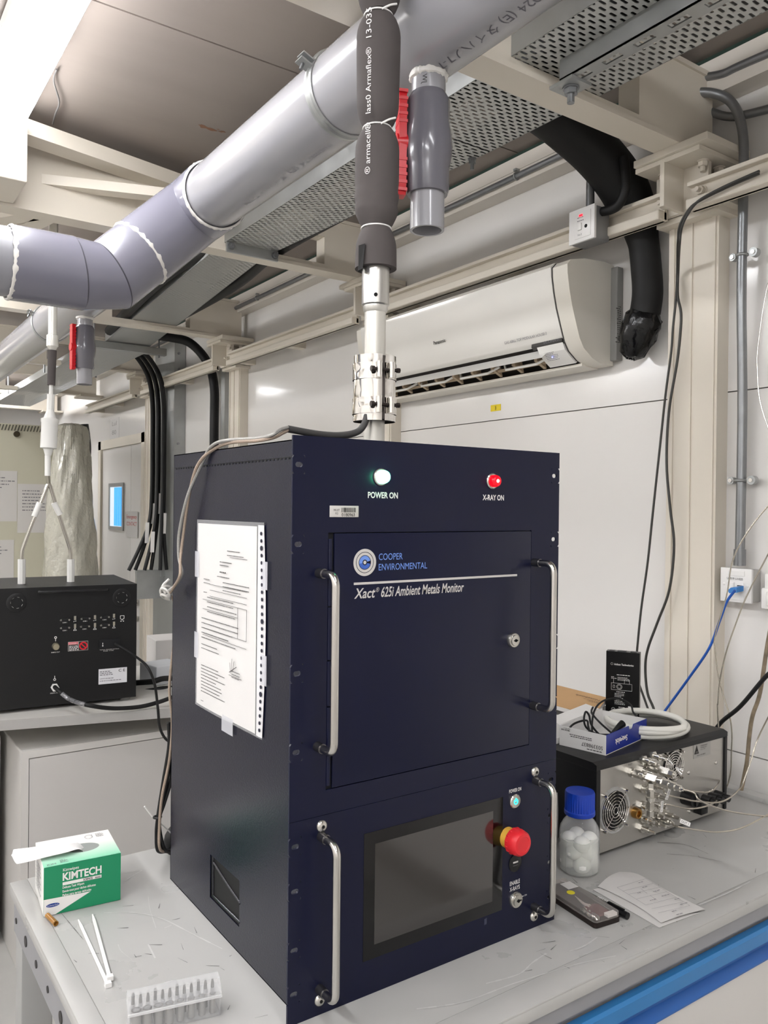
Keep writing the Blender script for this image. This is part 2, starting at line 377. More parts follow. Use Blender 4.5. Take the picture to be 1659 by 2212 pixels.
# rails along the right wall
def rail(y0, y1, z0, z1, label):
    t = thing('wall_rail', label, 'rail', (1.33, (y0+y1)/2, z0), group='cream channel rails on the right wall')
    B().box((1.286, y0, z0), (1.299, y1, z1)).box((1.268, y0, z1-.011), (1.299, y1, z1), .002).box((1.262, y0, z0), (1.299, y1, z0+.026), .004).o('channel', cream, t, smooth=False)
    for q in (y0+.62, y1-.08): B().box((1.299, q, z0+.01), (WX, q+.05, z1-.012)).o('standoff', cream, t, smooth=False)
    return t
rail(.395, 1.66, 1.404, 1.473, 'cream channel rail above the air conditioner')
rail(1.85, 3.09, 1.404, 1.473, 'cream channel rail between the sampling tube and the black cable riser')
rail(3.26, 4.50, 1.404, 1.473, 'cream channel rail above the grey metal trunking')
rail(4.67, 5.90, 1.404, 1.473, 'cream channel rail above the white door')
rail(-.9, .318, 1.404, 1.473, 'cream channel rail right of the pillar at the right edge')

# fluorescent fixtures in a row along the room
def lamp(y, label, x=-.085, es=LAMP):
    t = thing('ceiling_light', label, 'light', (x, y, 1.70), group='fluorescent fixtures along the ceiling')
    B().box((x-.062, y-.61, 1.765), (x+.062, y+.61, CZ-.002), .004).o('housing', white, t, smooth=False)
    em = mat('lit_diffuser' if es == LAMP else 'lit_diffuser_left_row', '#f4f2ee', .3, emit='#fbfcff', es=es)
    prof = [(-.062, 0), (-.062, -.030), (-.05, -.055), (-.03, -.062), (.03, -.062), (.05, -.055), (.062, -.030), (.062, 0)]
    B().slab([(x+a, y-.575, 1.763+c) for a, c in prof], (0, 1.15, 0)).o('diffuser', em, t, smooth=False)
    cl = glassmat('ribbed_clear_plastic', '#eef0ee', .15, .35)
    for s in (-1, 1):
        q = y+s*.576
        b = B().slab([(x+a, q, 1.763+c) for a, c in prof], (0, s*.04, 0))
        for i in range(9): b.box((x-.058+i*.0138, min(q, q+s*.038), 1.698), (x-.054+i*.0138, max(q, q+s*.038), 1.702))
        b.o('end_cap', cl, t, smooth=False)
    b = B()
    for s in (-1, 1):
        for q in (-.45, -.15, .15, .45): b.box((x+s*.062-.003, y+q-.012, 1.752), (x+s*.062+.006*s+.003, y+q+.012, 1.772))
    b.o('clip', cl, t, smooth=False)
    return t
lamp(1.02, 'bright fluorescent ceiling light at the upper left')
lamp(-1.1, 'fluorescent ceiling light behind the camera'); lamp(3.15, 'fluorescent ceiling light further along the row behind the pipes'); lamp(5.3, 'fluorescent ceiling light farthest along the row')
for yy, l in ((-1.9, 'behind the camera'), (-.3, 'near the camera'), (1.3, 'opposite the blue analyser'), (2.9, 'opposite the black instrument'), (4.5, 'opposite the beige cabinet')):
    lamp(yy, 'unseen fluorescent light of the boosted left row, '+l, -1.45, LAMP_LEFT)  # left row is out of view, extended and strengthened to brighten the lower walls
lamp(6.62, 'unseen ceiling light added over the passage to brighten the far door', .5, LAMP_LEFT*1.3)  # added lamp, hidden behind a beam, brightens the far door
# ------------------------------------------------------------------ air extraction pipe under the beams
PX, PZ, PR = .351, 1.470, .0815
A = Vector((PX, 1.20, PZ)); BD = Vector((.108, 1.20, 1.236)); bd = (BD-A).normalized()
t = thing('air_pipe', 'large grey plastic air pipe running away under the ceiling beams, with a branch elbow', 'pipe', (PX, 1.2, PZ))
B().cyl((PX, -2.3, PZ), (PX, 8.0, PZ), PR, seg=56).o('pipe', pvc, t)
B().lathe([(PR+.001, 0), (PR+.009, 0), (PR+.010, .004), (PR+.010, .235), (PR+.001, .235)], (PX, 1.085, PZ), Y, 56, False).o('tee_body', pvcf, t)
def cring(c, ax, r, parent, w=.005, n=90):
    x, y, z = frame(ax); c = Vector(c); rr = random.Random(int(c.length*1000)); P = []
    b = B(); V = []
    for i in range(n):
        a = 2*PI*i/n; d = x*math.cos(a)+y*math.sin(a); q = w*rr.uniform(.75, 1.25)
        V.append([b.bm.verts.new(c+d*(r-.001+max(0, q*math.sin(2*PI*k/8)+.001))+z*q*1.2*math.cos(2*PI*k/8)) for k in range(8)])
    for i in range(n):
        for k in range(8): b.bm.faces.new((V[i][k], V[(i+1) % n][k], V[(i+1) % n][(k+1) % 8], V[i][(k+1) % 8]))
    return b.o('cement_ring', cement, parent)
cring((PX, 1.085, PZ), Y, PR+.004, t); 
B().lathe([(PR+.009, .02), (PR+.009, .222), (PR+.001, .222)], A, bd, 56, False).o('tee_branch', pvcf, t)
cring(A+bd*.222, bd, PR+.004, t, .006)
E1 = A+bd*.225
# elbow: short straight then a mitred bend to the level
def ring_path(b, stations, r, seg=56):
    """stations: (centre, normal of the cut); the surface runs between cuts along the axis"""
    R = []
    for c, nrm, ax in stations:
        x, y, z = frame(ax); c = Vector(c); nrm = Vector(nrm)
        x = Vector((0, 1, 0)); y = z.cross(x).normalized(); x = y.cross(z)
        ring = []
        for i in range(seg):
            q = (x*math.cos(2*PI*i/seg)+y*math.sin(2*PI*i/seg))*r
            ring.append(b.bm.verts.new(c+q-z*(q.dot(nrm)/z.dot(nrm))))
        R.append(ring)
    for a, c in zip(R, R[1:]):
        for i in range(seg): b.bm.faces.new((a[i], a[(i+1) % seg], c[(i+1) % seg], c[i]))
    return b
mid = (bd+Vector((-1, 0, 0))).normalized()
g1 = (bd*1.0+mid*.35).normalized(); lx = Vector((-1, 0, 0))
q1 = BD-bd*.012; q2 = BD+lx*.075
ring_path(B(), [(E1-bd*.012, bd, bd), (q1, (bd+mid).normalized(), bd)], PR+.007).o('elbow_upper', pvcf, t)
ring_path(B(), [(q1, (bd+mid).normalized(), mid), (q2, (mid+lx).normalized(), mid)], PR+.0062).o('elbow_gore', pvcf, t)
ring_path(B(), [(q2, (mid+lx).normalized(), lx), (q2+lx*.155, lx, lx)], PR+.007).o('elbow_lower', pvcf, t)
gm = mat('joint_shadow', '#45444c', .6)
for c_, n_, nm in ((q1, (bd+mid).normalized(), 0), (q2, (mid+lx).normalized(), 1)):
    B().torus(c_, n_, PR+.0068, .0016, 64, 6).o('mitre_joint', gm, t)
lz = q2.z; cring(q2+lx*.155, lx, PR+.003, t, .005)
B().cyl(q2+lx*.15, (XL+.02, q2.y, lz), PR, seg=56).o('branch_pipe', mat('grey_pvc_dull', '#8c8c92', .35), t)
# printed writing on the pipe
x, y, z = frame(Y)
def pipe_print(b, s, yy, ang, h, w=None, flip=1):
    return text(b, s, (0, 0, 0), X, Z, h=h, w=w, wrap=((PX, yy, PZ), (0, flip, 0), PR, Vector((-1, 0, 0)), Vector((0, 0, -1)), ang))
b = B(); pipe_print(b, '0508024 (E) タイハノ7-7M', -.13, math.radians(82), .017, .30)
b.o('lettering', mat('faded_print', '#5d5b63', .5), t)
b = B(); pipe_print(b, '0508024 (E) タイハノ7-7M', .50, math.radians(84), .013, .40); b.o('lettering', mat('faded_print_light', '#8b8a92', .5), t)

# pipe clamps with bolts
def clamp(yy, label):
    t = thing('pipe_clamp', label, 'clamp', (PX, yy, PZ), group='metal clamps around the air pipe')
    b = B(); r0 = PR+.0005
    b.lathe([(r0, -.013), (r0+.002, -.013), (r0+.002, .013), (r0, .013)], (PX, yy, PZ), Y, 64, False)
    b.lathe([(r0+.002, -.004), (r0+.005, 0), (r0+.002, .004)], (PX, yy, PZ), Y, 64, False)
    b.o('strap', galv, t)
    a = math.radians(158); d = Vector((math.cos(a), 0, math.sin(a))); tn = Vector((-math.sin(a), 0, math.cos(a))); c = Vector((PX, yy, PZ))
    b = B()
    for s in (-1, 1):
        o = c+d*(r0+.001)+tn*(s*.0045)-Y*.013
        b.slab([o, o+d*.026, o+d*.026+Y*.026, o+Y*.026], tn*(s*.003))
    b.o('lug', galv, t, smooth=False)
    m = c+d*(r0+.016)
    B().cyl(m-tn*.013, m+tn*.022, .003, seg=10).cyl(m-tn*.013, m-tn*.008, .006, seg=6).o('bolt', galvd, t)
    B().cyl((PX, yy, PZ+PR), (PX, yy, 1.56), .005).o('hanger_rod', galvd, t)
clamp(.452, 'metal clamp with side bolt around the air pipe beside the foam tube')
clamp(2.93, 'metal clamp around the far part of the air pipe behind the white sampling tube')

# drain valves hanging from the pipe
def valve(yy, label, q=1.0, handle=0.0):
    t = thing('drain_valve', label, 'valve', (PX, yy, PZ-PR), group='hanging drain valves with red handles')
    z1 = PZ-PR+.012; c = Vector((PX, yy, 0))
    B().lathe([(.029, z1-.06), (.029, z1+.01)], c, Z, 32).o('upper_pipe', pvc, t)
    cring((PX, yy, PZ-PR-.002), Z, .0285, t, .005, 60)
    zt = 1.357
    prof = [(.030, zt), (.0365, zt-.012), (.0365, zt-.052), (.0385, zt-.062), (.041, zt-.080), (.0415, zt-.090), (.041, zt-.100), (.0385, zt-.118), (.0365, zt-.126), (.0365, zt-.162), (.034, zt-.169), (.0305, zt-.169)]
    B().lathe(prof, c, Z, 40).o('valve_body', pvcd, t)
    hd = Vector((-.92, .39, 0)).normalized() if handle == 0 else Vector((-.99, -.1, 0)).normalized(); zc = zt-.088; hc = Vector((PX, yy, zc))
    B().cyl(hc+hd*.024, hc+hd*.033, .0225, .021, 28).o('stem_collar', pvcd, t)
    b = B().cyl(hc+hd*.030, hc+hd*.056, .0175, .016, 24)
    s = hd.cross(Z)
    # lever plate with ribs
    P = []
    for zz, w in ((-.088, .010), (-.07, .0135), (-.03, .0135), (0, .016), (.03, .0135), (.07, .0135), (.088, .010)): P.append((zz, w))
    poly = [hc+hd*.040+Z*zz+s*w for zz, w in P]+[hc+hd*.040+Z*zz-s*w for zz, w in P[::-1]]
    b.slab(poly, hd*.013)
    for k in range(14):
        if 4 < k < 9: continue
        zz = -.082+k*.0126
        b.slab([hc+hd*.0385+Z*zz+s*.0145, hc+hd*.0385+Z*(zz+.005)+s*.0145, hc+hd*.0385+Z*(zz+.005)-s*.0145, hc+hd*.0385+Z*zz-s*.0145], hd*.015)
    b.o('lever', red, t)
    zb = 1.128
    B().lathe([(.029, zt-.15), (.029, zb), (.0245, zb), (.0245, zt-.15)], c, Z, 36, False).o('lower_pipe', pvc, t)
    B().cyl((PX, yy, zb+.03), (PX, yy, zb+.032), .0246).o('dark_bore', mat('bore', '#3a3a40', .6), t)
    x, y = Vector((-.75, -.66, 0)), Vector((.66, -.75, 0))
    b = B()
    text(b, 'JW', (0, 0, 0), X, Z, h=.008, wrap=((PX, yy, 1.362), (0, 0, 1), .029, Vector((-.95, -.3, 0)).normalized(), Vector((.3, -.95, 0)).normalized(), .25))
    text(b, '3 0 8 0 5 4', (0, 0, 0), X, Z, h=.005, wrap=((PX, yy, 1.135), (0, 0, 1), .029, Vector((-.95, -.3, 0)).normalized(), Vector((.3, -.95, 0)).normalized(), 2.35))
    b.o('lettering', ink, t)
valve(.183, 'grey drain valve with red lever close behind the foam-covered tube')
valve(2.36, 'small-looking far drain valve with red lever beside the white sampling tube', handle=1)

# ------------------------------------------------------------------ cable trays
perf = perfmat('perforated_galvanised', .030, .0125, .019, .0062)
def tray(y0, y1, x0, x1, x0b, x1b, z, h, label):
    t = thing('cable_tray', label, 'tray', ((x0+x1)/2, (y0+y1)/2, z), group='perforated cable trays')
    B().slab([(x0, y0, z), (x1, y0, z), (x1b, y1, z), (x0b, y1, z)], (0, 0, .0015)).o('perforated_base', perf, t, smooth=False)
    for nm, a, c in (('side_wall', x0, x0b), ('side_wall', x1, x1b)):
        B().slab([(a-.001, y0, z), (a+.001, y0, z), (c+.001, y1, z), (c-.001, y1, z)], (0, 0, h)).o(nm, galv, t, smooth=False)
    return t
tray(-1.2, .66, .662, .955, .662, .925, 1.582, .05, 'wide perforated cable tray at the top right, nearest the camera')
tray(.665, 1.80, .662, .925, .665, .85, 1.582, .05, 'perforated cable tray behind the foam tube, above the air conditioner')
tray(1.805, 3.75, .665, .85, .82, 1.07, 1.582, .05, 'perforated cable tray right of the pipe elbow, beyond the second beam')
tray(3.80, 7.0, .76, 1.06, .76, 1.06, 1.55, .05, 'far perforated cable tray leading over the beige cabinet')
# cross bar and hangers under the far trays
t = thing('tray_support', 'grey galvanised bar with bolts carrying the far cable trays', 'bracket', (.92, 3.72, 1.54))
B().box((.72, 3.70, 1.535), (1.16, 3.74, 1.575), .002).o('crossbar', galv, t, smooth=False)
for q in (.75, 1.12): B().cyl((q, 3.72, 1.52), (q, 3.72, CZ), .005, seg=8).o('hanger_rod', galvd, t)
for q, yy in ((.74, 4.9), (1.08, 4.9), (.74, 6.2)):
    tag(B().cyl((q, yy, 1.55), (q, yy, CZ), .006, seg=8).o('hanger_rod', galvd), f'thin hanger rod of the far tray, {"left" if q < 1 else "right"} side, {"nearer" if yy < 6 else "farther"} one', 'rod')
# slotted strut under the near tray, bolted to the first beam
t = thing('slotted_strut', 'galvanised slotted angle bar bolted under the first beam at top right', 'strut', (.79, -.4, 1.54))
b = B().box((.752, -1.2, 1.540), (.755, .262, 1.582))
b.o('upright_face', galv, t, smooth=False)
perfs = perfmat('slotted_angle', 1, .075, 0, 0)   # replaced by real slots below
b = B(); y = .262; w0, w1 = .752, .795
while y > -1.2:
    y2 = y-.075; a, c = y-.020, y-.062
    b.box((w0, a, 1.540), (w1, y, 1.543)); b.box((w0, y2, 1.540), (w1, c, 1.543))
    b.box((w0, c, 1.540), (.768, a, 1.543)); b.box((.783, c, 1.540), (w1, a, 1.543)); y = y2
b.o('slotted_flange', galv, t, smooth=False)
B().box((.752, .228, 1.533), (.81, .290, 1.5395)).o('square_washer', galv, t, smooth=False)
hexbolt((.782, .258, 1.533), (0, 0, -1), .009, .032, galvd, t)
# small tray brackets on the second beam and a bolt under the tray
t = thing('tray_bracket', 'grey bracket with two bolts fixing the tray to the second beam', 'bracket', (.77, 1.733, 1.565))
B().box((.665, 1.726, 1.548), (.865, 1.7365, 1.584)).o('plate', galv, t, smooth=False)
for q in (.68, .85): hexbolt((q, 1.726, 1.567), (0, -1, 0), .007, .018, galvd, t)
hexbolt((.915, .72, 1.582), (0, 0, -1), .006, .03, galvd, None); tag(bpy.data.objects[-1] if False else [o for o in COL.objects if o.name.startswith('bolt') and o.parent is None][0], 'bolt hanging under the cable tray right of the drain valve', 'bolt')

# black insulated pipes lying on the tray and dropping to the air conditioner
black_run = [(.80, -1.2, 1.642), (.80, -.3, 1.642), (.80, .40, 1.642), (.83, .50, 1.65), (.90, .555, 1.685), (.98, .575, 1.692), (1.10, .575, 1.67), (1.21, .565, 1.625), (1.295, .55, 1.56), (1.345, .532, 1.48), (1.357, .515, 1.40), (1.357, .503, 1.32), (1.354, .496, 1.24), (1.350, .512, 1.16), (1.348, .545, 1.115)]
t = thing('insulated_hose', 'thick black insulated hose bending down to the right end of the air conditioner', 'hose', (1.33, .5, 1.1))
B().tube(black_run, .058, 20, 8, rad=lambda u: .050+.014*max(0, min(1, (u-.25)/.2))-.023*max(0, min(1, (u-.6)/.12))).o('hose', blackfoam, t)
b = B().lathe([(.041, 0), (.048, .015), (.050, .04), (.047, .075), (.032, .115), (.012, .13)], (1.335, .488, 1.195), Vector((.01, .40, -1)), 18)
bmesh.ops.subdivide_edges(b.bm, edges=list(b.bm.edges), cuts=2)
rr = random.Random(5)
for v in b.bm.verts: v.co += Vector((rr.gauss(0, .0022), rr.gauss(0, .0022), rr.gauss(0, .0018)))
b.o('taped_end', tapeb, t)
tag(B().tube(pts([(1348, 340), (1352, 380), (1350, 412), (1338, 440), (1322, 452), (1302, 457)], X=1.238), .0125, 12).o('corrugated_conduit', blackrub), 'short black flexible conduit entering the right side of the isolator switch', 'conduit')
for k, (q, l) in enumerate(((.70, 'left'), (.89, 'right'))):
    tag(B().tube([(q, .45, 1.612), (q, 1.0, 1.612), (q, 1.76, 1.612), (q-.02+.1*k, 2.4, 1.615), (q+.1, 3.6, 1.615)], .026, 12).o('tray_cable', blackrub), f'black insulated cable lying along the {l} side of the tray', 'cable', None)

# ------------------------------------------------------------------ air conditioner
t = thing('air_conditioner', 'white wall air conditioner with open louvre under the cream rail', 'air conditioner', (1.3, 1.15, 1.07))
ay0, ay1 = .635, 1.70
prof = [(1.385, 1.075), (1.33, 1.076), (1.295, 1.088), (1.26, 1.112), (1.243, 1.137), (1.228, 1.176), (1.21, 1.225), (1.199, 1.267), (1.191, 1.31), (1.190, 1.335), (1.205, 1.350), (1.26, 1.362), (1.345, 1.368), (1.385, 1.364)]
B().slab([(a, ay0, c) for a, c in prof], (0, .055, 0)).o('end_cover', aclow, t)
B().slab([(a, ay1-.03, c) for a, c in prof], (0, .03, 0)).o('end_cover', aclow, t)
B().box((1.372, ay0-.022, 1.088), (WX, ay1+.02, 1.356), .003).o('back_plate', mat('ac_grey', '#8d8c89', .5), t, smooth=False)
fp = [(1.345, 1.366), (1.26, 1.360), (1.207, 1.349), (1.192, 1.335), (1.193, 1.31), (1.201, 1.267), (1.212, 1.225), (1.228, 1.18), (1.240, 1.148), (1.246, 1.142)]
poly = [(a-.006, c+.003) for a, c in fp]+[(a+.012, c-.002) for a, c in fp[::-1]]
B().slab([(a, ay0+.058, c) for a, c in poly], (0, ay1-ay0-.092, 0)).o('front_panel', pearl, t)
B().slab([(a, ay0+.0545, c) for a, c in [(x1-.0015, z1+.001) for x1, z1 in prof[4:11]]+[(x1+.01, z1) for x1, z1 in prof[4:11][::-1]]], (0, .004, 0)).slab([(a-.001, ay0+.0545, c) for a, c in prof[1:5]]+[(a+.012, ay0+.0545, c+.006) for a, c in prof[1:5][::-1]], (0, .004, 0)).o('dark_edge', mat('ac_dark_trim', '#3d3b39', .4), t)
B().slab([(a, ay0+.056, c) for a, c in [(1.385, 1.08), (1.36, 1.08), (1.32, 1.105), (1.275, 1.14), (1.26, 1.20), (1.24, 1.33), (1.34, 1.36), (1.385, 1.36)]], (0, ay1-ay0-.088, 0)).o('inner_body', mat('ac_dark_inside', '#2b2724', .6), t, smooth=False)
B().slab([(1.38, ay0+.05, 1.071), (1.31, ay0+.05, 1.074), (1.31, ay0+.05, 1.082), (1.38, ay0+.05, 1.085)], (0, ay1-ay0-.08, 0)).o('bottom_tray', aclow, t, smooth=False)
lm = mat('ac_louvre', '#efede8', .25); beige = mat('ac_beige_vane', '#b8a58c', .5)
B().slab([(1.262, ay0+.13, 1.126), (1.268, ay0+.13, 1.132), (1.235, ay0+.13, 1.105), (1.228, ay0+.13, 1.100)], (0, ay1-ay0-.19, 0)).o('upper_louvre', lm, t, smooth=False)
yb = ay0+.14; L = ay1-ay0-.20
for i in range(4):
    a = yb+i*L/4+.012; c = yb+(i+1)*L/4-.012
    b = B().tube([(1.285, a, 1.112), (1.262, a+.03, 1.093), (1.262, c-.03, 1.093), (1.285, c, 1.112)], .004, 8, smooth=False)
    b.o('lower_louvre', lm, t)
for i in range(9):
    a = yb+(i+.5)*L/9
    B().slab([(1.30, a, 1.125), (1.268, a, 1.118), (1.268, a, 1.104), (1.31, a, 1.085)], (0, .012, 0)).o('vane', beige, t, smooth=False)
B().box((1.288, yb-.01, 1.096), (1.298, yb+L, 1.104)).o('vane_bar', beige, t, smooth=False)
# indicator panel at the right end
ip = [(1.243, 1.137), (1.253, 1.118), (1.275, 1.100), (1.30, 1.084)]
B().slab([(a-.004, ay0+.06, c-.002) for a, c in ip]+[(a+.01, ay0+.06, c+.008) for a, c in ip[::-1]], (0, .10, 0)).o('indicator_panel', lm, t, smooth=False)
B().slab([(1.238, ay0+.06, 1.152), (1.236, ay0+.06, 1.138), (1.246, ay0+.06, 1.130), (1.25, ay0+.06, 1.15)], (0, .12, 0)).o('dark_band', mat('ac_dark_trim', '#3d3b39', .4), t, smooth=False)
dn = Vector((.032, 0, -.036)).normalized(); o = Vector((1.250, ay0+.14, 1.116)); nn = Vector((-.75, 0, -.66))
b = B(); marks(b, o+nn*.0015, Vector((0, -1, 0)), -dn, 6, .05, .0052, .0016, seed=4); b.o('print', greyink, t, smooth=False)
q = o+dn*.016+Vector((0, -.022, 0))+nn*.002
B().sphere(q, .0016).o('status_light', mat('blue_led', '#6a7dff', .3, emit='#7f8fff', es=6), t)
# writing on the front panel
def acp(zz):
    pp = fp[::-1]
    for (a, c), (a2, c2) in zip(pp, pp[1:]):
        if c <= zz <= c2: return a+(a2-a)*(zz-c)/(c2-c)-.0075
    return 1.19
sl = Vector((acp(1.24)-acp(1.20), 0, .04)).normalized()
b = B(); text(b, 'Panasonic', (acp(1.212)-.0008, 1.245, 1.212), -Y, sl, w=.062, bold=.02); b.o('lettering', ink, t)
b = B(); text(b, 'GAS ABILL TOP MODULAR HOUSE-3', (acp(1.163)-.0008, .918, 1.163), -Y, sl, w=.175, h=.008); b.o('lettering', greyink, t)
b = B(); text(b, 'ECONAVI', (1.2362, ay0+.13, 1.141), -Y, Vector((.1, 0, 1)).normalized(), w=.06, h=.007); b.o('lettering', greyink, t)
b = B(); marks(b, (1.39, ay0-.0225, 1.24), -X, Z, 18, .016, .006, .0025, seed=9) ; b.o('rating_print', ink, t, smooth=False)
ys = tag(B().box((WX-.0012, 1.118, .993), (WX, 1.168, 1.015)).o('wall_sticker', mat('yellow_label', '#e8cf1c', .5), smooth=False), 'small yellow number label on the wall below the air conditioner', 'label')
b = B(); text(b, '3', (WX-.0014, 1.146, .998), -Y, Z, h=.011); b.o('lettering', ink, ys)

# isolator switch
t = thing('isolator_switch', 'white square isolator switch with red light on the rail above the air conditioner', 'switch', (1.30, .665, 1.425))
B().box((1.290, .624, 1.424), (1.345, .710, 1.514), .003).o('back_box', mat('isolator_grey', '#8b8b8b', .4, .3), t)
B().box((1.281, .622, 1.424), (1.290, .712, 1.516), .002).o('face_plate', white, t)
B().box((1.2795, .634, 1.434), (1.282, .690, 1.504), .001).o('switch_frame', white, t)
B().box((1.2755, .664, 1.455), (1.281, .678, 1.475), .002).o('rocker', white, t)
B().box((1.2785, .662, 1.493), (1.280, .674, 1.498)).o('red_light', mat('red_led', '#e01020', .3, emit='#ff1525', es=3), t, smooth=False)
B().cyl((1.2805, .650, 1.462), (1.279, .650, 1.462), .005).o('cable_hole', dark, t)
b = B(); marks(b, (1.2792, .680, 1.489), -Y, Z, 2, .022, .009, .0018, seed=2); text(b, 'No.3', (1.2792, .678, 1.441), -Y, Z, h=.005); b.o('lettering', greyink, t)
tag(B().cyl((1.246, .606, 1.4805), (1.246, .606, 1.79), .0115, seg=16).o('steel_conduit', galvd), 'vertical steel conduit entering the top of the isolator switch', 'conduit')

t.location = Vector(t.location)+Vector((-.075, -.066, -.0345))

# steel conduits on the wall
t = thing('steel_conduit', 'long steel conduit clipped along the cream cornice above the rail', 'conduit', (1.322, 2, 1.72))
B().cyl((1.326, .75, 1.722), (1.326, 4.5, 1.722), .0095, seg=14).o('tube', galvd, t)
for yy in (.98, 1.9, 2.85, 3.8): B().torus((1.326, yy, 1.722), Y, .0105, .003).box((1.318, yy-.006, 1.738), (1.335, yy+.006, 1.745)).o('saddle_clip', galv, t)
def conduit(P, label, r=.0125, clips=()):
    t = thing('steel_conduit', label, 'conduit', P[-1]); B().tube(P, r, 14, 8).o('tube', galvd, t)
    for c in clips:
        B().torus(c, Z, r+.001, .0035).cyl(Vector(c)+Vector((-.004, -.030, 0)), Vector(c)+Vector((.012, -.030, 0)), .011, seg=16).cyl(Vector(c)+Vector((-.004, .024, 0)), Vector(c)+Vector((.012, .024, 0)), .009, seg=16).o('saddle_clip', galv, t)
        for dy in (-.030, .024): B().cyl(Vector(c)+Vector((-.007, dy, 0)), Vector(c)+Vector((-.004, dy, 0)), .005, seg=10).o('screw', steel, t)
    return t
t = conduit([(1.30, .42, 1.74), (1.30, .36, 1.72), (1.325, .29, 1.70), (1.345, .245, 1.66), (1.352, .222, 1.58), (1.352, .219, 1.45), (1.355, .222, 1.2), (1.372, .226, .9), (1.372, .228, .525)], 'vertical steel conduit dropping down the right wall to the network socket', .0115, [(1.354, .221, 1.285), (1.370, .228, .735)])
B().cyl((1.372, .228, .525), (1.372, .228, .565), .0145, seg=18).o('conduit_coupler', galvd, t)
conduit(pts([(1395, 160), (1450, 195), (1500, 222), (1540, 243), (1575, 252), (1610, 248), (1700, 225)], X=1.365), 'lower bent steel conduit at the top right corner', .0105)
conduit(pts([(1425, 160), (1470, 168), (1510, 168), (1560, 160), (1600, 142), (1720, 90)], X=1.335), 'upper steel conduit curving into the top right corner', .0105)
# ------------------------------------------------------------------ laboratory bench
bx0, bx1, by0, by1 = -.215, 1.295, -.142, .615
t = thing('lab_bench', 'grey metal laboratory bench carrying the tall dark blue analyser', 'bench', ((bx0+bx1)/2, .235, FZ))
b = B().box((bx0, by0, -.022), (bx1, by1, -.0015), .003)
b.o('worktop', bench_m, t)
b = B().box((bx0, by0, -.004), (bx0+.028, by1, .0), .0012); b.o('raised_rim', bench_m, t)
b = B().box((bx1-.034, by0, -.004), (bx1, by1, .010), .002); b.o('raised_rim', bench_m, t)
B().box((bx0+.0285, by0, -.004), (bx1-.0345, by0+.044, .0), .0008).o('raised_rim', bench_m, t)
B().box((bx0+.0285, by0+.0442, -.002), (bx1-.0345, by1, -.0002)).o('work_surface', mat('bench_surface', '#b2b1ae', .33, var=.05, vscale=8, rvar=.1), t, smooth=False)
B().box((bx0+.02, by0+.006, -.046), (bx1, by0+.03, -.022)).box((bx0+.02, by0+.018, -.06), (bx1, by0+.03, -.046)).o('front_apron', bench_d, t, smooth=False)
b = B().box((bx0+.004, by0+.03, -.075), (bx0+.03, by1-.02, -.022)); b.o('side_apron', bench_d, t, smooth=False)
b = B()
for k in range(9): b.cyl((bx0+.0045, -.05+k*.078, -.050), (bx0+.0025, -.05+k*.078, -.050), (.006, .0085, .005)[k % 3], seg=16)
b.o('rusty_hole', mat('dark_hole', '#3c3a39', .8, var=.3, vscale=80), t)
B().box((bx0+.01, by1-.03, -.06), (bx1, by1-.01, -.022)).o('rear_apron', bench_d, t, smooth=False)
for nm, q, r_ in (('leg', bx0+.006, by1-.075), ('leg', bx0+.006, by0+.04), ('leg', bx1-.06, by1-.075)):
    B().box((q, r_, FZ), (q+.05, r_+.05, -.022), .003).o(nm, mat('bench_leg_grey', '#9b9b99', .5), t)
blue = mat('blue_rail', '#2f78b4', .35, var=.04, vscale=10); blued2 = mat('blue_rail_groove', '#2760a8', .4)
fy = by0+.004
B().slab([(.1, fy, -.0615), (.1, fy-.004, -.066), (.1, fy-.004, -.086), (.1, fy+.012, -.090), (.1, fy+.012, -.0615)], (1.18, 0, 0)).o('blue_handle_rail', blue, t, smooth=False)
B().slab([(.1, fy+.012, -.090), (.1, fy+.012, -.106), (.1, fy-.002, -.117), (.1, fy-.002, -.120), (.1, fy+.02, -.120), (.1, fy+.02, -.09)], (1.18, 0, 0)).o('blue_groove', blued2, t, smooth=False)
B().box((.1, fy+.002, FZ+.08), (1.28, fy+.02, -.1205)).o('drawer_front', enamel, t, smooth=False)
B().box((.1, fy+.02, FZ+.02), (1.28, .56, -.065)).o('drawer_carcass', enamel, t, smooth=False)
# worn scratches of the bench top
scm = mat('white_scratch', '#c6c5c2', .5); scd = mat('dark_scratch', '#6a6866', .6)
def scratch(b, l, w=.0018, z=.0004, n=6):
    P = smooth_path([pt(x, y, Z=0) for x, y in l], n)
    for i, (a, c) in enumerate(zip(P, P[1:])):
        d = (c-a).normalized().cross(Z)*w/2*random.uniform(.4, 1.2); e = Z*z
        b.quad(a-d+e, a+d+e, c+d+e, c-d+e)
b = B()
scratch(b, [(1050, 2125), (1120, 2105), (1150, 2080), (1180, 2060)], .003); scratch(b, [(900, 2180), (1000, 2165), (1110, 2125), (1240, 2085), (1330, 2065)], .0025)
scratch(b, [(1510, 1955), (1570, 1930), (1620, 1905)], .003); scratch(b, [(1230, 2055), (1260, 2045), (1290, 2025)], .0025); scratch(b, [(1330, 2080), (1400, 2050), (1390, 2060)], .001)
scratch(b, [(225, 1972), (290, 1972), (350, 1985), (420, 2020), (480, 2050)], .0022); scratch(b, [(355, 2005), (370, 1999)], .002); scratch(b, [(320, 2040), (335, 2070)], .003); scratch(b, [(262, 1887), (305, 1880), (290, 1890), (270, 1903)], .002)
scratch(b, [(255, 2040), (262, 2055), (285, 2073)], .001); scratch(b, [(320, 1935), (324, 1965), (337, 2005)], .0009)
b.o('pale_scratches', scm, t, smooth=False, kind='stuff')
b = B(); r = random.Random(11)
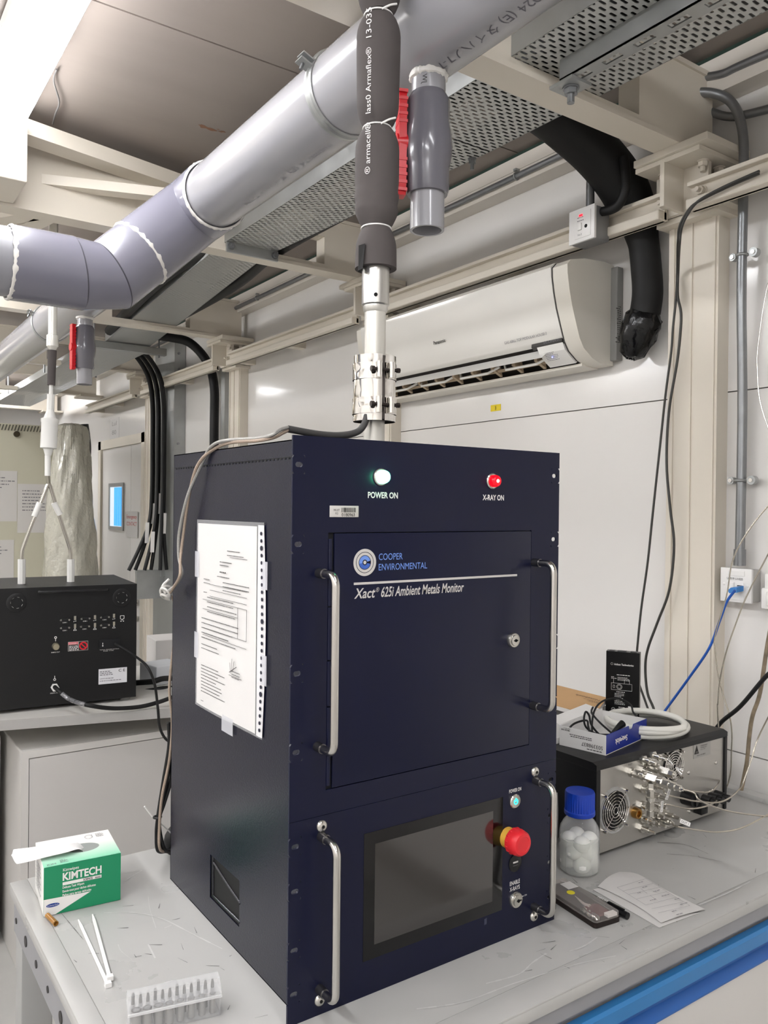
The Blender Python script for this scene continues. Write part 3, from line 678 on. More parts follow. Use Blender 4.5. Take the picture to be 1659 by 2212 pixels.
for k in range(60):
    if k < 34: x, y = r.uniform(.35, 1.0), r.uniform(-.13, .10)
    else: x, y = r.uniform(-.19, .01), r.uniform(.0, .42)
    a = r.uniform(0, PI); L = r.uniform(.004, .022); d = Vector((math.cos(a), math.sin(a), 0)); e = d.cross(Z)*r.uniform(.0003, .0008); c = Vector((x, y, .0004))
    b.quad(c-e, c+d*L-e*.3, c+d*L+e*.3, c+e)
scratch(b, [(130, 1970), (155, 2000), (180, 2030)], .0012); scratch(b, [(1440, 1845), (1500, 1850), (1560, 1862)], .0012); scratch(b, [(1420, 1820), (1480, 1825), (1530, 1845)], .0015)
b.o('dark_scratches', scd, t, smooth=False, kind='stuff')

# ------------------------------------------------------------------ the tall dark blue analyser
PW, PH, ZS = .4826, .749, .2585
an = thing('metals_analyser', 'tall dark blue metal analyser cabinet with a touch screen, standing on the grey bench', 'analyser', (PW/2, .24, 0))
ex = .0212; D = .476; ox0, ox1, oz0, oz1 = .190, .299, .039, .107
b = B()
b.box((ex, .0032, 0), (ex+.0016, ox0, .747)).box((ex, ox1, 0), (ex+.0016, D, .747)).box((ex, ox0, 0), (ex+.0016, ox1, oz0)).box((ex, ox0, oz1), (ex+.0016, ox1, .747))
b.box((ex, .0032, .7455), (PW-ex, D, .747)).box((PW-ex-.0016, .0032, 0), (PW-ex, D, .747)).box((ex, D-.0016, 0), (PW-ex, D, .747)).box((ex, .0032, 0), (PW-ex, D, .0016))
b.o('body', navy, an, smooth=False)
b = B(); y = .012
while y < D-.006:
    b.box((ex-.0006, y, .7232), (ex+.0004, y+.0105, .7243)); b.box((ex-.0007, y+.0015, .7212), (ex+.0004, y+.0055, .7245)); y += .0112
b.o('top_seam', dark, an, smooth=False)
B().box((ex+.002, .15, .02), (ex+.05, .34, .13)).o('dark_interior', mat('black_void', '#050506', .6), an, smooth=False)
b = B().box((ex-.0001, ox0, oz0), (ex+.0004, ox0+.0001, oz1))
B().tube([(ex+.001, ox0-.002, .074), (ex+.0012, .24, .085), (ex+.0012, .287, .098)], .002, 8).tube([(ex+.0012, ox0-.002, .046), (ex+.0012, .25, .045), (ex+.0012, .289, .0455)], .0018, 8).tube([(ex+.0012, .289, .046), (ex+.0012, .290, .107)], .0012, 8).o('inner_rail', mat('dark_steel', '#55555a', .2, .9), an)
# front panels: plates with a row of oval mounting holes in each ear
def ear(b, x0, x1, z0, z1, holes, hx):
    """vertical strip with oval holes at heights holes"""
    y0, y1 = 0, .003
    cells = []; zz = z0; H = .012
    for h in sorted(holes):
        if h-H > zz: b.box((x0, y0, zz), (x1, y1, h-H))
        n = 20; R = []
        for k in range(n):
            a = 2*PI*k/n; ca, sa = math.cos(a), math.sin(a)
            cx = hx; e = max(abs(ca)/1, abs(sa)); qx = ca/e; qz = sa/e
            X_ = (x1-cx)*qx if qx > 0 else (cx-x0)*qx
            ox = math.copysign(min(abs(ca)*1.0, 1), ca)
            R.append(((cx+X_, h+qz*H), (cx+ca*.0034+math.copysign(.0018, ca), h+sa*.0033)))
        V = [[b.bm.verts.new((p[0], yy, p[1])) for p in (r_[0], r_[1])] for r_ in R for yy in (y0, y1)]
        for k in range(n):
            f0, k0, f1, k1 = V[2*k], V[2*k+1], V[(2*k+2) % (2*n)], V[(2*k+3) % (2*n)]
            b.bm.faces.new((f0[0], f1[0], f1[1], f0[1])); b.bm.faces.new((k0[0], k0[1], k1[1], k1[0])); b.bm.faces.new((f0[1], f1[1], k1[1], k0[1])); b.bm.faces.new((f0[0], k0[0], k1[0], f1[0]))
        zz = h+H
    if zz < z1: b.box((x0, y0, zz), (x1, y1, z1))
HU = [.712, .611, .447, .347]; HL = [.227, .170, .095, .039]
b = B(); ear(b, 0, .018, ZS+.0006, PH, HU, .009); ear(b, PW-.018, PW, ZS+.0006, PH, HU, PW-.011)
b.box((.018, 0, .6255), (PW-.018, .003, PH)).box((.018, 0, ZS+.0006), (PW-.018, .003, .2905)).box((.018, 0, .2905), (.053, .003, .6255)).box((.4215, 0, .2905), (PW-.018, .003, .6255))
up_ = b.o('upper_panel', navyf, an, smooth=False)
b = B(); ear(b, 0, .018, 0, ZS, HL, .009); ear(b, PW-.018, PW, 0, ZS, HL, PW-.011); b.box((.018, 0, 0), (PW-.018, .003, ZS))
lp = b.o('lower_panel', navyf, an, smooth=False)
B().box((.02, .0031, .28), (PW-.02, .0045, .64)).o('door_shadow_gap', mat('gap_navy', '#07080f', .8), an, smooth=False)
door = B().box((.0625, -.0003, .2918), (.4208, .0028, .6242), .0004).o('door', navyf, an)
for i, (a, c) in enumerate(((.577, .617), (.53, .575), (.46, .528), (.40, .458), (.345, .398), (.296, .343))):
    B().cyl((.0568, .0015, a), (.0568, .0015, c), .0032, seg=14).o('hinge_knuckle', navyf, an)
# door lettering
b = B()
c = Vector((.110, -.0008, .585))
def ringd(b, r0, r1, m=48, a0=0, a1=2*PI, dz=0):
    V = []
    for i in range(m+1):
        a = a0+(a1-a0)*i/m; d = Vector((math.cos(a), 0, math.sin(a)))
        V.append((b.bm.verts.new(c+d*r0+Y*dz), b.bm.verts.new(c+d*r1+Y*dz)))
    for p, q in zip(V, V[1:]): b.bm.faces.new((p[0], p[1], q[1], q[0]))
ringd(b, .0142, .0182); ringd(b, .0098, .0134); ringd(b, .0, .0024, 20)
b.o('logo_rings', sink, door, smooth=False)
b = B(); ringd(b, .0038, .0090, 40, math.radians(14), math.radians(190)); b.o('logo_arc', blink, door, smooth=False)
b = B(); ringd(b, .0038, .0090, 40, math.radians(190), math.radians(346)); b.o('logo_arc', blued, door, smooth=False)
b = B(); text(b, 'COOPER', (.1325, -.0004, .5875), X, Z, h=.0088, w=.040); text(b, 'ENVIRONMENTAL', (.1325, -.0004, .5735), X, Z, h=.0088, w=.083); b.o('lettering', blink, door, smooth=False)
B().box((.093, -.0008, .5555), (.391, -.0002, .5586)).o('silver_line', sink, door, smooth=False)
b = B(); text(b, 'Xact', (.0935, -.0004, .5375), X, Z, h=.0132, w=.034, shear=.25, bold=.015); text(b, '®', (.1285, -.0004, .5445), X, Z, h=.006, w=.0052, shear=.2); text(b, '625i Ambient Metals Monitor', (.137, -.0004, .5375), X, Z, h=.0132, w=.147, shear=.25, bold=.015); b.o('lettering', sink, door, smooth=False)
lk = B().lathe([(.0115, 0), (.0115, .003), (.0105, .0055), (.0085, .0055), (.008, .008), (0, .008)], (.383, -.0003, .458), -Y, 32).o('lock', steelb, door)
B().box((.379, -.0090, .4572), (.387, -.0082, .4588)).cyl((.383, -.0083, .458), (.383, -.009, .458), .0024, seg=12).o('keyhole', dark, lk, smooth=False)
# handles
def handle(x, z0, z1, dep, parent):
    b = B(); rc = .014; P = [(x, .0, z1)]
    for k in range(7):
        a = PI/2*k/6; P.append((x, -dep+rc-rc*math.sin(a), z1-rc+rc*math.cos(a)))
    for k in range(7):
        a = PI/2*k/6; P.append((x, -dep+rc-rc*math.cos(a), z0+rc-rc*math.sin(a)))
    P.append((x, 0, z0)); b.tube(P, .0053, 14, smooth=False)
    h = b.o('handle', steel, parent)
    for zz in (z0, z1): B().cyl((x, 0, zz), (x, -.014, zz), .0064, seg=16).o('ferrule', mat('handle_ferrule', '#6d6c6f', .25, .9), h)
handle(.0395, .350, .5735, .042, up_); handle(.4270, .352, .5755, .042, up_); handle(.0465, .034, .2325, .040, lp); handle(.4350, .034, .2330, .040, lp)
for x_, z_ in ((.0475, .2455), (.0470, .0195), (.4350, .2465), (.4360, .0185)):
    s = B().lathe([(.0078, 0), (.0074, .0022), (.005, .0042), (0, .0048)], (x_, 0, z_), -Y, 24).o('button_screw', steelb, lp)
    B().cyl((x_, -.0040, z_), (x_, -.0052, z_), .0024, seg=6).o('socket', dark, s, smooth=False)
# indicator lamps
def indicator(x_, nm, col, em, es, L):
    s = B().lathe([(.0118, 0), (.0118, .002), (.0105, .0034), (.0095, .0034)], (x_, 0, .700), -Y, 28).o(nm, steelb, up_)
    B().lathe([(.0092, .002), (.0092, L-.006), (.0080, L-.002), (.005, L), (0, L+.0006)], (x_, 0, .700), -Y, 24).o('lens', mat(nm+'_lens', col, .1, emit=em, es=es), s)
indicator(.1345, 'green_lamp', '#c8ffe8', '#58ffb4', 14, .014); indicator(.3375, 'red_lamp', '#c00618', '#ff1028', .6, .014)
b = B().sphere((.3365, -.0135, .700), .0028); b.o('glowing_filament', mat('lit_filament', '#ff8090', .3, emit='#ff9090', es=6), up_)
b = B(); text(b, 'POWER ON', (.114, 0, .6715), X, Z, h=.0078, w=.0495, bold=.025); text(b, 'X-RAY ON', (.319, 0, .6715), X, Z, h=.0078, w=.043, bold=.025); b.o('lettering', wink, up_, smooth=False)
al = B().box((.0545, -.0009, .6455), (.0992, 0, .6605), .0004).o('asset_label', mat('silver_label', '#c9c5c0', .35), up_)
b = B(); text(b, 'HKUST', (.0603, -.0009, .6535), X, Z, h=.0026, w=.009); text(b, 'FO', (.0628, -.0009, .6490), X, Z, h=.0026, w=.004); text(b, '0180963', (.0725, -.0009, .6465), X, Z, h=.0042, w=.0205)
x_ = .072; r = random.Random(2)
while x_ < .094:
    w = r.choice((.0004, .0007, .0011)); b.quad((x_, -.0013, .6518), (x_+w, -.0013, .6518), (x_+w, -.0013, .6580), (x_, -.0013, .6580)); x_ += w+r.choice((.0005, .0009))
b.o('barcode_print', ink, al, smooth=False)
# lower panel: touch screen, buttons, switches
sn = B().box((.1135, -.0006, .0475), (.3672, 0, .2202), .0002).o('touch_screen', mat('screen_bezel', '#0b0a0b', .12), lp)
B().box((.1315, -.0009, .0660), (.3470, -.0005, .2030)).o('display', mat('screen_glass', '#2b2826', .1, spec=.9, coat=.6), sn, smooth=False)
pb = B().lathe([(.0108, 0), (.0108, .0022), (.0095, .0035), (.0068, .0035)], (.3915, 0, .209), -Y, 28).o('power_button', steelb, lp)
B().cyl((.3915, 0, .209), (.3915, -.0034, .209), .0068, seg=24).o('button_face', mat('button_face', '#a8c4bf', .3, .4), pb)
b = B(); c = Vector((.3915, -.0039, .2088)); ringd(b, .0030, .0044, 30, math.radians(125), math.radians(415)); b.box((.3908, -.0042, .2090), (.3922, -.0038, .2142)); b.o('power_symbol', mat('teal_glow', '#20e0d0', .3, emit='#25e8d8', es=3.5), pb, smooth=False)
es_ = B().lathe([(.0155, 0), (.0155, .012), (.0150, .0135)], (.3770, 0, .1565), -Y, 32).o('emergency_stop', mat('yellow_collar', '#d8a844', .4), lp)
b = B(); b.lathe([(.0165, .012), (.0192, .0145), (.0196, .024), (.0186, .031), (.0160, .0345), (.0120, .0352), (.0116, .0346), (0, .0346)], (.3770, 0, .1565), -Y, 48)
for i in range(30):
    a = 2*PI*i/30; d = Vector((math.cos(a), 0, math.sin(a))); q = Vector((.3770, -.0175, .1565))+d*.0194
    if i % 2 == 0: b.sphere(q, .0011, (1, 3.2, 1), 8)
b.o('stop_knob', mat('stop_red', '#d9262f', .38), es_)
us = B().lathe([(.0132, 0), (.0132, .0012), (.0122, .002), (0, .002)], (.3940, 0, .1125), -Y, 32).o('usb_port', blackpl, lp)
B().box((.3885, -.0026, .1135), (.3985, -.0018, .1158)).o('usb_contact', mat('usb_white', '#d8d6d4', .4), us, smooth=False)
B().box((.3885, -.0026, .1095), (.3985, -.0018, .1102)).o('usb_contact', mat('usb_grey', '#6b6a6c', .4), us, smooth=False)
ks = B().lathe([(.0122, 0), (.0122, .0028), (.0112, .005), (.0088, .005), (.0084, .0075), (0, .0075)], (.3950, 0, .0562), -Y, 32).o('key_switch', steelb, lp)
B().cyl((.3958, -.0074, .0562), (.3958, -.0082, .0562), .0026, seg=12).box((.3925, -.0082, .0556), (.4015, -.0076, .0572)).o('keyhole', dark, ks, smooth=False)
b = B(); text(b, 'POWER ON', (.3800, 0, .2228), X, Z, h=.0054, w=.0255, bold=.01); text(b, 'USB', (.3895, 0, .1285), X, Z, h=.0052, w=.010); text(b, 'ENABLE', (.3835, 0, .0795), X, Z, h=.0062, w=.0212, bold=.015); text(b, 'X-RAYS', (.3835, 0, .0705), X, Z, h=.0062, w=.0212, bold=.015); text(b, 'ON', (.4150, 0, .0555), X, Z, h=.0026, w=.005); b.box((.4085, -.0005, .0562), (.4135, 0, .0567)); b.o('lettering', wink, lp, smooth=False)
B().box((.3315, -.0006, .0345), (.3365, 0, .0435)).o('clear_square', mat('clear_tape', '#3c3f52', .1), lp, smooth=False)

# ------------------------------------------------------------------ document in a plastic sleeve on the side of the analyser
sx = ex-.0012
dz = thing('document_sleeve', 'printed licence in a clear punched plastic sleeve taped to the analyser side', 'document', (sx, .24, .33))
def wavy(b, y0, y1, z0, z1, off, amp, ny=10, nz=14, seed=0, skew=0):
    r = random.Random(seed); G = []
    for i in range(ny+1):
        row = []
        for j in range(nz+1):
            u, v = i/ny, j/nz; yy = y0+(y1-y0)*u; zz = z0+(z1-z0)*v
            d = amp*(.5+.5*math.sin(3.1*u+4*v+seed))*math.sin(PI*min(1, max(0, u)))**.5
            row.append(b.bm.verts.new((sx-off-d, yy+skew*math.sin(PI*v)*u, zz)))
        G.append(row)
    for i in range(ny):
        for j in range(nz): b.bm.faces.new((G[i][j], G[i+1][j], G[i+1][j+1], G[i][j+1]))
b = B(); wavy(b, .358, .140, .336, .630, .0004, .0022, seed=1); pp = b.o('printed_sheet', paper, dz)
b = B(); wavy(b, .361, .116, .333, .636, .0012, .0022, seed=1, skew=-.004); b.o('clear_sleeve', glassmat('clear_sleeve', '#ffffff', .12, .93), dz)
b = B(); wavy(b, .136, .1175, .335, .632, .0006, .001, 2, 14, seed=1, skew=-.008); st = b.o('punched_strip', mat('sleeve_edge', '#d8d6d8', .4), dz)
b = B()
for k in range(28):
    zz = .345+k*.0102; yy = .124-.006*math.sin(PI*(zz-.335)/.297); big = .0036 if k in (5, 15, 25) else .0026
    b.cyl((sx-.0019, yy, zz), (sx-.0026, yy, zz), big, seg=12)
b.o('punch_holes', mat('hole_navy', '#14152a', .5), st, smooth=False)
tp = glassmat('clear_tape_piece', '#e8e8ee', .15, .6)
for i, (a, c, e, f) in enumerate(((.366, .350, .542, .584), (.366, .350, .41, .452), (.122, .103, .543, .582), (.122, .103, .410, .452), (.253, .212, .315, .340))):
    b = B(); wavy(b, a, c, e, f, .002, .0008, 3, 4, seed=i); b.o('tape', tp, dz)
b = B()
def pr(y, z, rows, wid, pitch, hh, seed): marks(b, (sx-.0031, y, z), -Y, Z, rows, wid, pitch, hh*.7, seed=seed)
pr(.235, .590, 2, .075, .0065, .0016, 1); pr(.262, .572, 2, .045, .005, .0018, 2); pr(.262, .556, 1, .035, .005, .0026, 3); pr(.272, .549, 1, .07, .005, .0018, 4)
pr(.325, .541, 2, .03, .006, .0016, 5); pr(.25, .541, 3, .10, .006, .0016, 6); pr(.325, .520, 1, .02, .005, .0016, 8); pr(.31, .513, 4, .13, .0075, .0017, 9)
pr(.332, .478, 5, .17, .0078, .0018, 10); pr(.332, .436, 2, .08, .0065, .0016, 11); pr(.215, .412, 3, .035, .0045, .0015, 12); pr(.332, .402, 9, .10, .0052, .0016, 13); pr(.332, .345, 1, .015, .005, .0012, 14)
for y0_, y1_, zz in ((.225, .165, .581), (.30, .165, .5345), (.30, .165, .5255), (.30, .165, .516), (.328, .165, .5085), (.328, .195, .4935), (.328, .165, .463), (.328, .165, .452), (.225, .18, .405)):
    b.box((sx-.0036, y1_, zz), (sx-.0033, y0_, zz+.0005))
for y_ in (.195, .165): b.box((sx-.0036, y_, .463), (sx-.0033, y_+.0006, .5085))
for a, c in (((.222, .424), (.219, .408)), ((.214, .431), (.216, .410)), ((.207, .428), (.211, .412)), ((.224, .409), (.198, .421))):
    p, q = Vector((sx-.0034, a[0], a[1])), Vector((sx-.0034, c[0], c[1])); e = (q-p).normalized().cross(X)*.0005; b.quad(p-e, p+e, q+e, q-e)
b.o('print', ink, pp, smooth=False)

# ------------------------------------------------------------------ sampling tube with heater and foam insulation
tx, ty = .220, .143
st = thing('sampling_tube', 'vertical sampling tube with foam insulation and steel heater rising from the blue analyser', 'pipe', (tx, ty, .747))
B().cyl((tx, ty, .747), (tx, ty, 1.05), .0166, seg=32).o('inlet_tube', mat('pale_metal_tube', '#cfccc4', .3, .35), st)
B().lathe([(.017, .962), (.0195, .966), (.0195, .972), (.0215, .974), (.0215, 1.06), (.018, 1.06)], (tx, ty, 0), Z, 36).o('coupling', mat('aluminium', '#cfcdc8', .28, .85), st)
B().cyl((tx-.012, ty-.018, .985), (tx-.0125, ty-.0195, .985), .003, seg=12).o('set_screw', dark, st)
b = B(); text(b, 'ID:25', (0, 0, 0), X, Z, h=.004, wrap=((tx, ty, 1.02), (0, 0, 1), .0217, Vector((-.98, -.2, 0)).normalized(), Vector((.2, -.98, 0)).normalized(), .1)); b.o('lettering', greyink, st, smooth=False)
# heater jacket: dimpled polished sleeve with a split and two clamp bands
hz0, hz1, hr = .792, .893, .033
def jacket(b, r, z0, z1, gap, dimple, seg=72, nz=20, seed=1):
    rr = random.Random(seed); V = []; base = math.atan2(-.62, -.10)   # the split faces the camera's right
    dm = [(rr.uniform(0, 2*PI), rr.uniform(z0, z1)) for _ in range(60)]
    for j in range(nz+1):
        z = z0+(z1-z0)*j/nz; row = []
        for i in range(seg+1):
            a = base+gap+(2*PI-2*gap)*i/seg; q = r
            for da, dz_ in dm:
                w = ((abs((a-da+PI) % (2*PI)-PI)*r)**2+(z-dz_)**2)/(.0045**2)
                if w < 4: q += dimple*math.exp(-w)*(1 if (da*10) % 2 < 1 else -1)
            row.append(b.bm.verts.new((tx+math.cos(a)*q, ty+math.sin(a)*q, z)))
        V.append(row)
    for r0, r1 in zip(V, V[1:]):
        for i in range(seg): b.bm.faces.new((r0[i], r0[i+1], r1[i+1], r1[i]))
    return base
b = B(); base = jacket(b, hr, hz0, hz1, .07, .0010, seed=4); hj = b.o('heater_jacket', chrome, st)
B().lathe([(hr-.001, hz0+.002), (hr-.001, hz1-.002), (.0168, hz1-.002), (.0168, hz0+.002)], (tx, ty, 0), Z, 40, False).o('heater_core', mat('heater_core', '#4a4440', .6), hj)
for zz in (.815, .868):
    b = B(); jacket(b, hr+.0014, zz-.0125, zz+.0125, .10, .0005, nz=6, seed=int(zz*1000)); bn = b.o('clamp_band', chrome, hj)
    e = Vector((math.cos(base), math.sin(base), 0)); s = Vector((-e.y, e.x, 0)); c0 = Vector((tx, ty, zz))+e*(hr+.006)
    B().cyl(c0-s*.022, c0+s*.022, .0026, seg=12).cyl(c0-s*.024, c0-s*.019, .0044, seg=12).cyl(c0+s*.019, c0+s*.024, .0040, seg=6).o('clamp_bolt', mat('dark_bolt', '#3b3431', .4, .6), hj)
    for sg in (-1, 1): B().cyl(c0+s*(sg*.0105)-Z*.012, c0+s*(sg*.0105)+Z*.012, .0050, seg=20).o('band_barrel', chrome, hj)
# foam insulation in pinched lengths
fr = .0335
secs = [(1.030, 1.092, .032, .0225), (1.094, 1.247, .0335, .0215), (1.250, 1.422, .0335, .0215), (1.426, 1.62, .0345, .022), (1.624, 1.80, .034, .022)]
for i, (z0, z1, r_, p) in enumerate(secs):
    n = 22; prof = []
    for k in range(n+1):
        u = k/n; zz = z0+(z1-z0)*u; e = min(u, 1-u)*(z1-z0)
        q = r_ if e > .034 else p+(r_-p)*math.sin(PI/2*e/.034)**.75
        if i == 0 and u < .5: q = r_
        if i == 1 and .12 < u < .42: q += .0012*math.sin((u-.12)/.3*4*PI)
        prof.append((q, zz))
    if i == 0: prof = [(.0225, z0+.004), (.0225, z0)]+prof
    b = B().lathe(prof, (tx, ty, 0), Z, 44); rr = random.Random(i)
    for v in b.bm.verts:
        a = math.atan2(v.co.y-ty, v.co.x-tx); w = .0009*math.sin(a*2+i*1.7+v.co.z*22)
        v.co.x += math.cos(a)*w+(.002*(v.co.z-1.03)/.7); v.co.y += math.sin(a)*w
    fo = b.o('foam_sleeve', foam, st)
    zz = z1+.001
    if i < 4:
        a0 = -1.9; q = Vector((tx, ty, zz))
        b = B().torus(q, Z, p+.0004, .0013, 40, 8)
        if i in (1, 2): b.tube([q+Vector((-.008, -.022, -.002)), q+Vector((.004, -.026, .006)), q+Vector((.016, -.026, .012))], .0016, 8)
        b.o('tie_wire', white, st)
b = B(); b.slab([(tx-.0335, ty-.002, 1.022), (tx-.0335, ty-.014, 1.022), (tx-.031, ty-.016, 1.06), (tx-.0335, ty-.002, 1.06)], (.006, .01, 0)).o('foam_flap', mat('foam_cut', '#1a1919', .9), st, smooth=False)
fx, fy2 = Vector((-.62, -.78, 0)).normalized(), Vector((-.78, .62, 0)).normalized()
for nm, z0, s, h, w in (('a', 1.205, '® armacell®', .0085, .115), ('b', 1.262, 'lass0 Armaflex®', .0085, .105), ('c', 1.372, '13-035', .009, .045), ('d', 1.44, '.8" ', .011, .02)):
    b = B()
    if nm == 'a': z0, w = 1.165, .078
    if nm == 'b': z0, w = 1.257, .100
    text(b, s, (0, 0, 0), X, Z, h=h, w=w, wrap=((tx+.0006, ty, z0), (0, 0, 1), fr+.0012, fx, fy2, .24))
    # letters read upwards with their tops towards the left
    b.o('lettering', wink, st, smooth=False)

# heater lead: grey sleeve, braided pair, knot, and the cables hanging behind the cabinet
hl = thing('heater_lead', 'grey sleeved and braided heater lead draped over the blue analyser', 'cable', (.05, .2, .75))
slv = [(.196, .128, .800), (.192, .128, .786), (.180, .13, .773), (.150, .13, .766), (.112, .13, .7655), (.062, .13, .770)]
B().tube(slv, .0052, 12, 8).o('grey_sleeve', mat('grey_sleeve', '#3f3e3d', .6), hl)
br = mat('braided_lead', '#a08f80', .45, .3, var=.3, vscale=500, bump=.5, bscale=700); brg = mat('braided_lead_grey', '#9a9894', .4, .4, var=.3, vscale=500, bump=.5, bscale=700)
main = [Vector((.062, .13, .770)), pt(608, 932, X=.045), pt(590, 942, X=.030), pt(560, 949, X=.022), pt(530, 951, X=.020), pt(500, 953, X=.019), pt(474, 959, X=.018), pt(452, 973, X=.016), pt(438, 992, X=.014), pt(424, 1020, X=.010), pt(406, 1075, X=.006), pt(392, 1150, X=.006), pt(388, 1205, X=.004), pt(391, 1240, X=.002), pt(378, 1265, X=.002), pt(366, 1278, X=-.002)]
for k, mm in ((0, br), (1, brg)):
    P = [p+Vector((math.sin(i*1.3+k*PI)*.003, math.sin(i*.9+k*PI)*.003, (k-.5)*.004)) for i, p in enumerate(main)]
    B().tube(P, .0026, 8, 8).o('braided_wire', mm, hl)
kc = pt(358, 1282, X=-.004)
B().torus(kc, (1, .3, .6), .010, .0026, 20, 8).torus(kc+Vector((.002, .004, .004)), (.2, 1, .3), .009, .0026, 20, 8).torus(kc+Vector((0, 0, -.006)), (.6, .2, 1), .008, .0026, 20, 8).tube([kc, kc+Vector((-.004, .004, .012)), kc+Vector((.006, 0, .024))], .0026, 8).o('knot', mat('braided_silver', '#c2bfba', .4, .4, bump=.5, bscale=700), hl)
yb = .50
B().tube(pts([(364, 1284), (376, 1300), (380, 1350), (372, 1420), (366, 1490), (372, 1560), (366, 1640), (350, 1720), (344, 1790), (346, 1835)], Y=yb)+[Vector((.05, .56, .012))], .0026, 8, 8).o('braided_wire', br, hl)
bl = thing('power_leads', 'black leads hanging down behind the left edge of the blue analyser, tied together', 'cable', (.04, .55, 0))
for k in range(3):
    dx = (-4, 4, 0)[k]; P = pts([(368+dx, 1560), (369+dx, 1610), (362+dx*2, 1680), (350+dx*1.2, 1735), (343+dx*.5, 1765), (342+dx, 1800), (350+dx*2, 1838)], Y=.52)+[Vector((.055+k*.012, .57, .010))]
    B().tube(P, .0034, 8, 8).o('lead', blackrub, bl)
B().torus(pt(340, 1765, Y=.52), Z, .0065, .002, 20, 8).o('tie', blackpl, bl)
tag(B().tube(pts([(312, 1742), (330, 1765), (350, 1782), (372, 1802)], Y=.535), .0014, 6).o('white_wire', white), 'thin white tie end sticking out behind the hanging black leads', 'wire')
tag(B().sphere((.095, .575, .022), .05, (1, .6, .8), 20).o('black_plug', blackrub), 'black rounded plug lying behind the foot of the blue analyser', 'plug')

# ------------------------------------------------------------------ wiper box
kt = thing('tissue_box', 'small green and white box of lab wipes at the left end of the bench', 'box', (-.193, .459, 0), math.radians(-5.2), local=True)
kw, kd, kh = .1195, .110, .0785
kg = mat('wiper_green', '#1a8a5e', .38); kwm = mat('carton_white', '#eceae6', .4)
# the top is printed with a fade from pale green to white
m = mat('carton_top_print', '#eceae6', .4); nt = m.node_tree; tc = nt.nodes.new('ShaderNodeTexCoord'); sp = nt.nodes.new('ShaderNodeSeparateXYZ'); rp = nt.nodes.new('ShaderNodeValToRGB')
rp.color_ramp.elements[0].position = 0; rp.color_ramp.elements[0].color = lin('#84d3ae'); rp.color_ramp.elements[1].position = .62; rp.color_ramp.elements[1].color = lin('#eceae6')
nt.links.new(tc.outputs['Generated'], sp.inputs[0]); nt.links.new(sp.outputs[1], rp.inputs[0]); nt.links.new(rp.outputs[0], nt.nodes['Principled BSDF'].inputs['Base Color'])
b = B().box((0, 0, .0005), (kw, kd, kh-.0012), .0006); b.o('carton', kwm, kt)
# top flap with an oval opening
b = B(); n = 40; cx, cy = .068, .052; ax_, bx_ = .026, .019
R = []
for k in range(n):
    a = 2*PI*k/n; ca, sa = math.cos(a), math.sin(a); e = max(abs(ca), abs(sa)); qx, qy = ca/e, sa/e
    R.append((b.bm.verts.new((cx+((kw-cx) if qx > 0 else cx)*qx, cy+((kd-cy) if qy > 0 else cy)*qy, kh)), b.bm.verts.new((cx+ca*ax_, cy+sa*bx_, kh)), b.bm.verts.new((cx+ca*ax_, cy+sa*bx_, kh-.0011))))
for k in range(n):
    p, q = R[k], R[(k+1) % n]; b.bm.faces.new((p[0], q[0], q[1], p[1])); b.bm.faces.new((p[1], q[1], q[2], p[2]))
b.o('top', m, kt, smooth=False)
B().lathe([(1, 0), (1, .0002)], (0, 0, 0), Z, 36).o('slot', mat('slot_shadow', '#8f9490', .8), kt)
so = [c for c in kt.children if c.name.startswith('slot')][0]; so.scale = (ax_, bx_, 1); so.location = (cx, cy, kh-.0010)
B().box((.0002, -.0008, .0006), (kw-.0002, 0, kh-.0004)).o('front_face', kg, kt, smooth=False)
ff = [c for c in kt.children if c.name.startswith('front_face')][0]
b = B().quad((.0004, -.0011, .0008), (.018, -.0011, .0008), (.072, -.0011, .0255), (.0004, -.0011, .0275)); b.o('white_flash', kwm, ff, smooth=False)
b = B().slab([(.008+.010*math.cos(a)*(1) +.006, -.0014, .0165+.0030*math.sin(a)) for a in [2*PI*k/24 for k in range(24)]], (0, .0002, 0)); b.o('blue_oval', mat('logo_blue', '#1d3f8f', .4), ff, smooth=False)
b = B(); text(b, 'Kimberly-Clark', (.0058, -.0014, .0156), X, Z, h=.0020, w=.0165); text(b, 'Kimwipes', (.029, -.001, .0672), X, Z, h=.0046, w=.024, bold=.01); text(b, 'KIMTECH', (.0285, -.001, .0525), X, Z, h=.0118, w=.060, bold=.03)
b.quad((.0285, -.0012, .0445), (.0885, -.0012, .0445), (.0885, -.0012, .0495), (.0285, -.0012, .0495))
for i, s in enumerate(('Delicate Task Wipers', 'Essuie-tout pour tâches délicates', 'Paños para tareas delicadas')): text(b, s, (.0285, -.001, .0395-i*.0062), X, Z, h=.0036, w=(.033, .051, .044)[i], bold=.02)
b.o('lettering', kwm, ff, smooth=False)
b = B(); text(b, 'SCIENCE', (.060, -.0014, .0455), X, Z, h=.0034, w=.0145, bold=.02); text(b, 'BRAND', (.0785, -.0014, .0455), X, Z, h=.0024, w=.0085, bold=.02); b.o('lettering', ink, ff, smooth=False)
b = B().box((kw-.030, kd-.022, kh), (kw-.0295, kd-.008, kh+.0002)); marks(b, (kw-.024, kd-.010, kh), X, Y, 6, .014, .0028, .0010, seed=3)
c = Vector((kw-.036, kd-.018, kh+.0003))
for r0, r1 in ((.0082, .0088), (.0068, .0072)):
    V = [(b.bm.verts.new(c+Vector((math.cos(a)*r0*.75, math.sin(a)*r0, 0))), b.bm.verts.new(c+Vector((math.cos(a)*r1*.75, math.sin(a)*r1, 0)))) for a in [2*PI*k/32 for k in range(32)]]
    for k in range(32): b.bm.faces.new((V[k][0], V[k][1], V[(k+1) % 32][1], V[(k+1) % 32][0]))
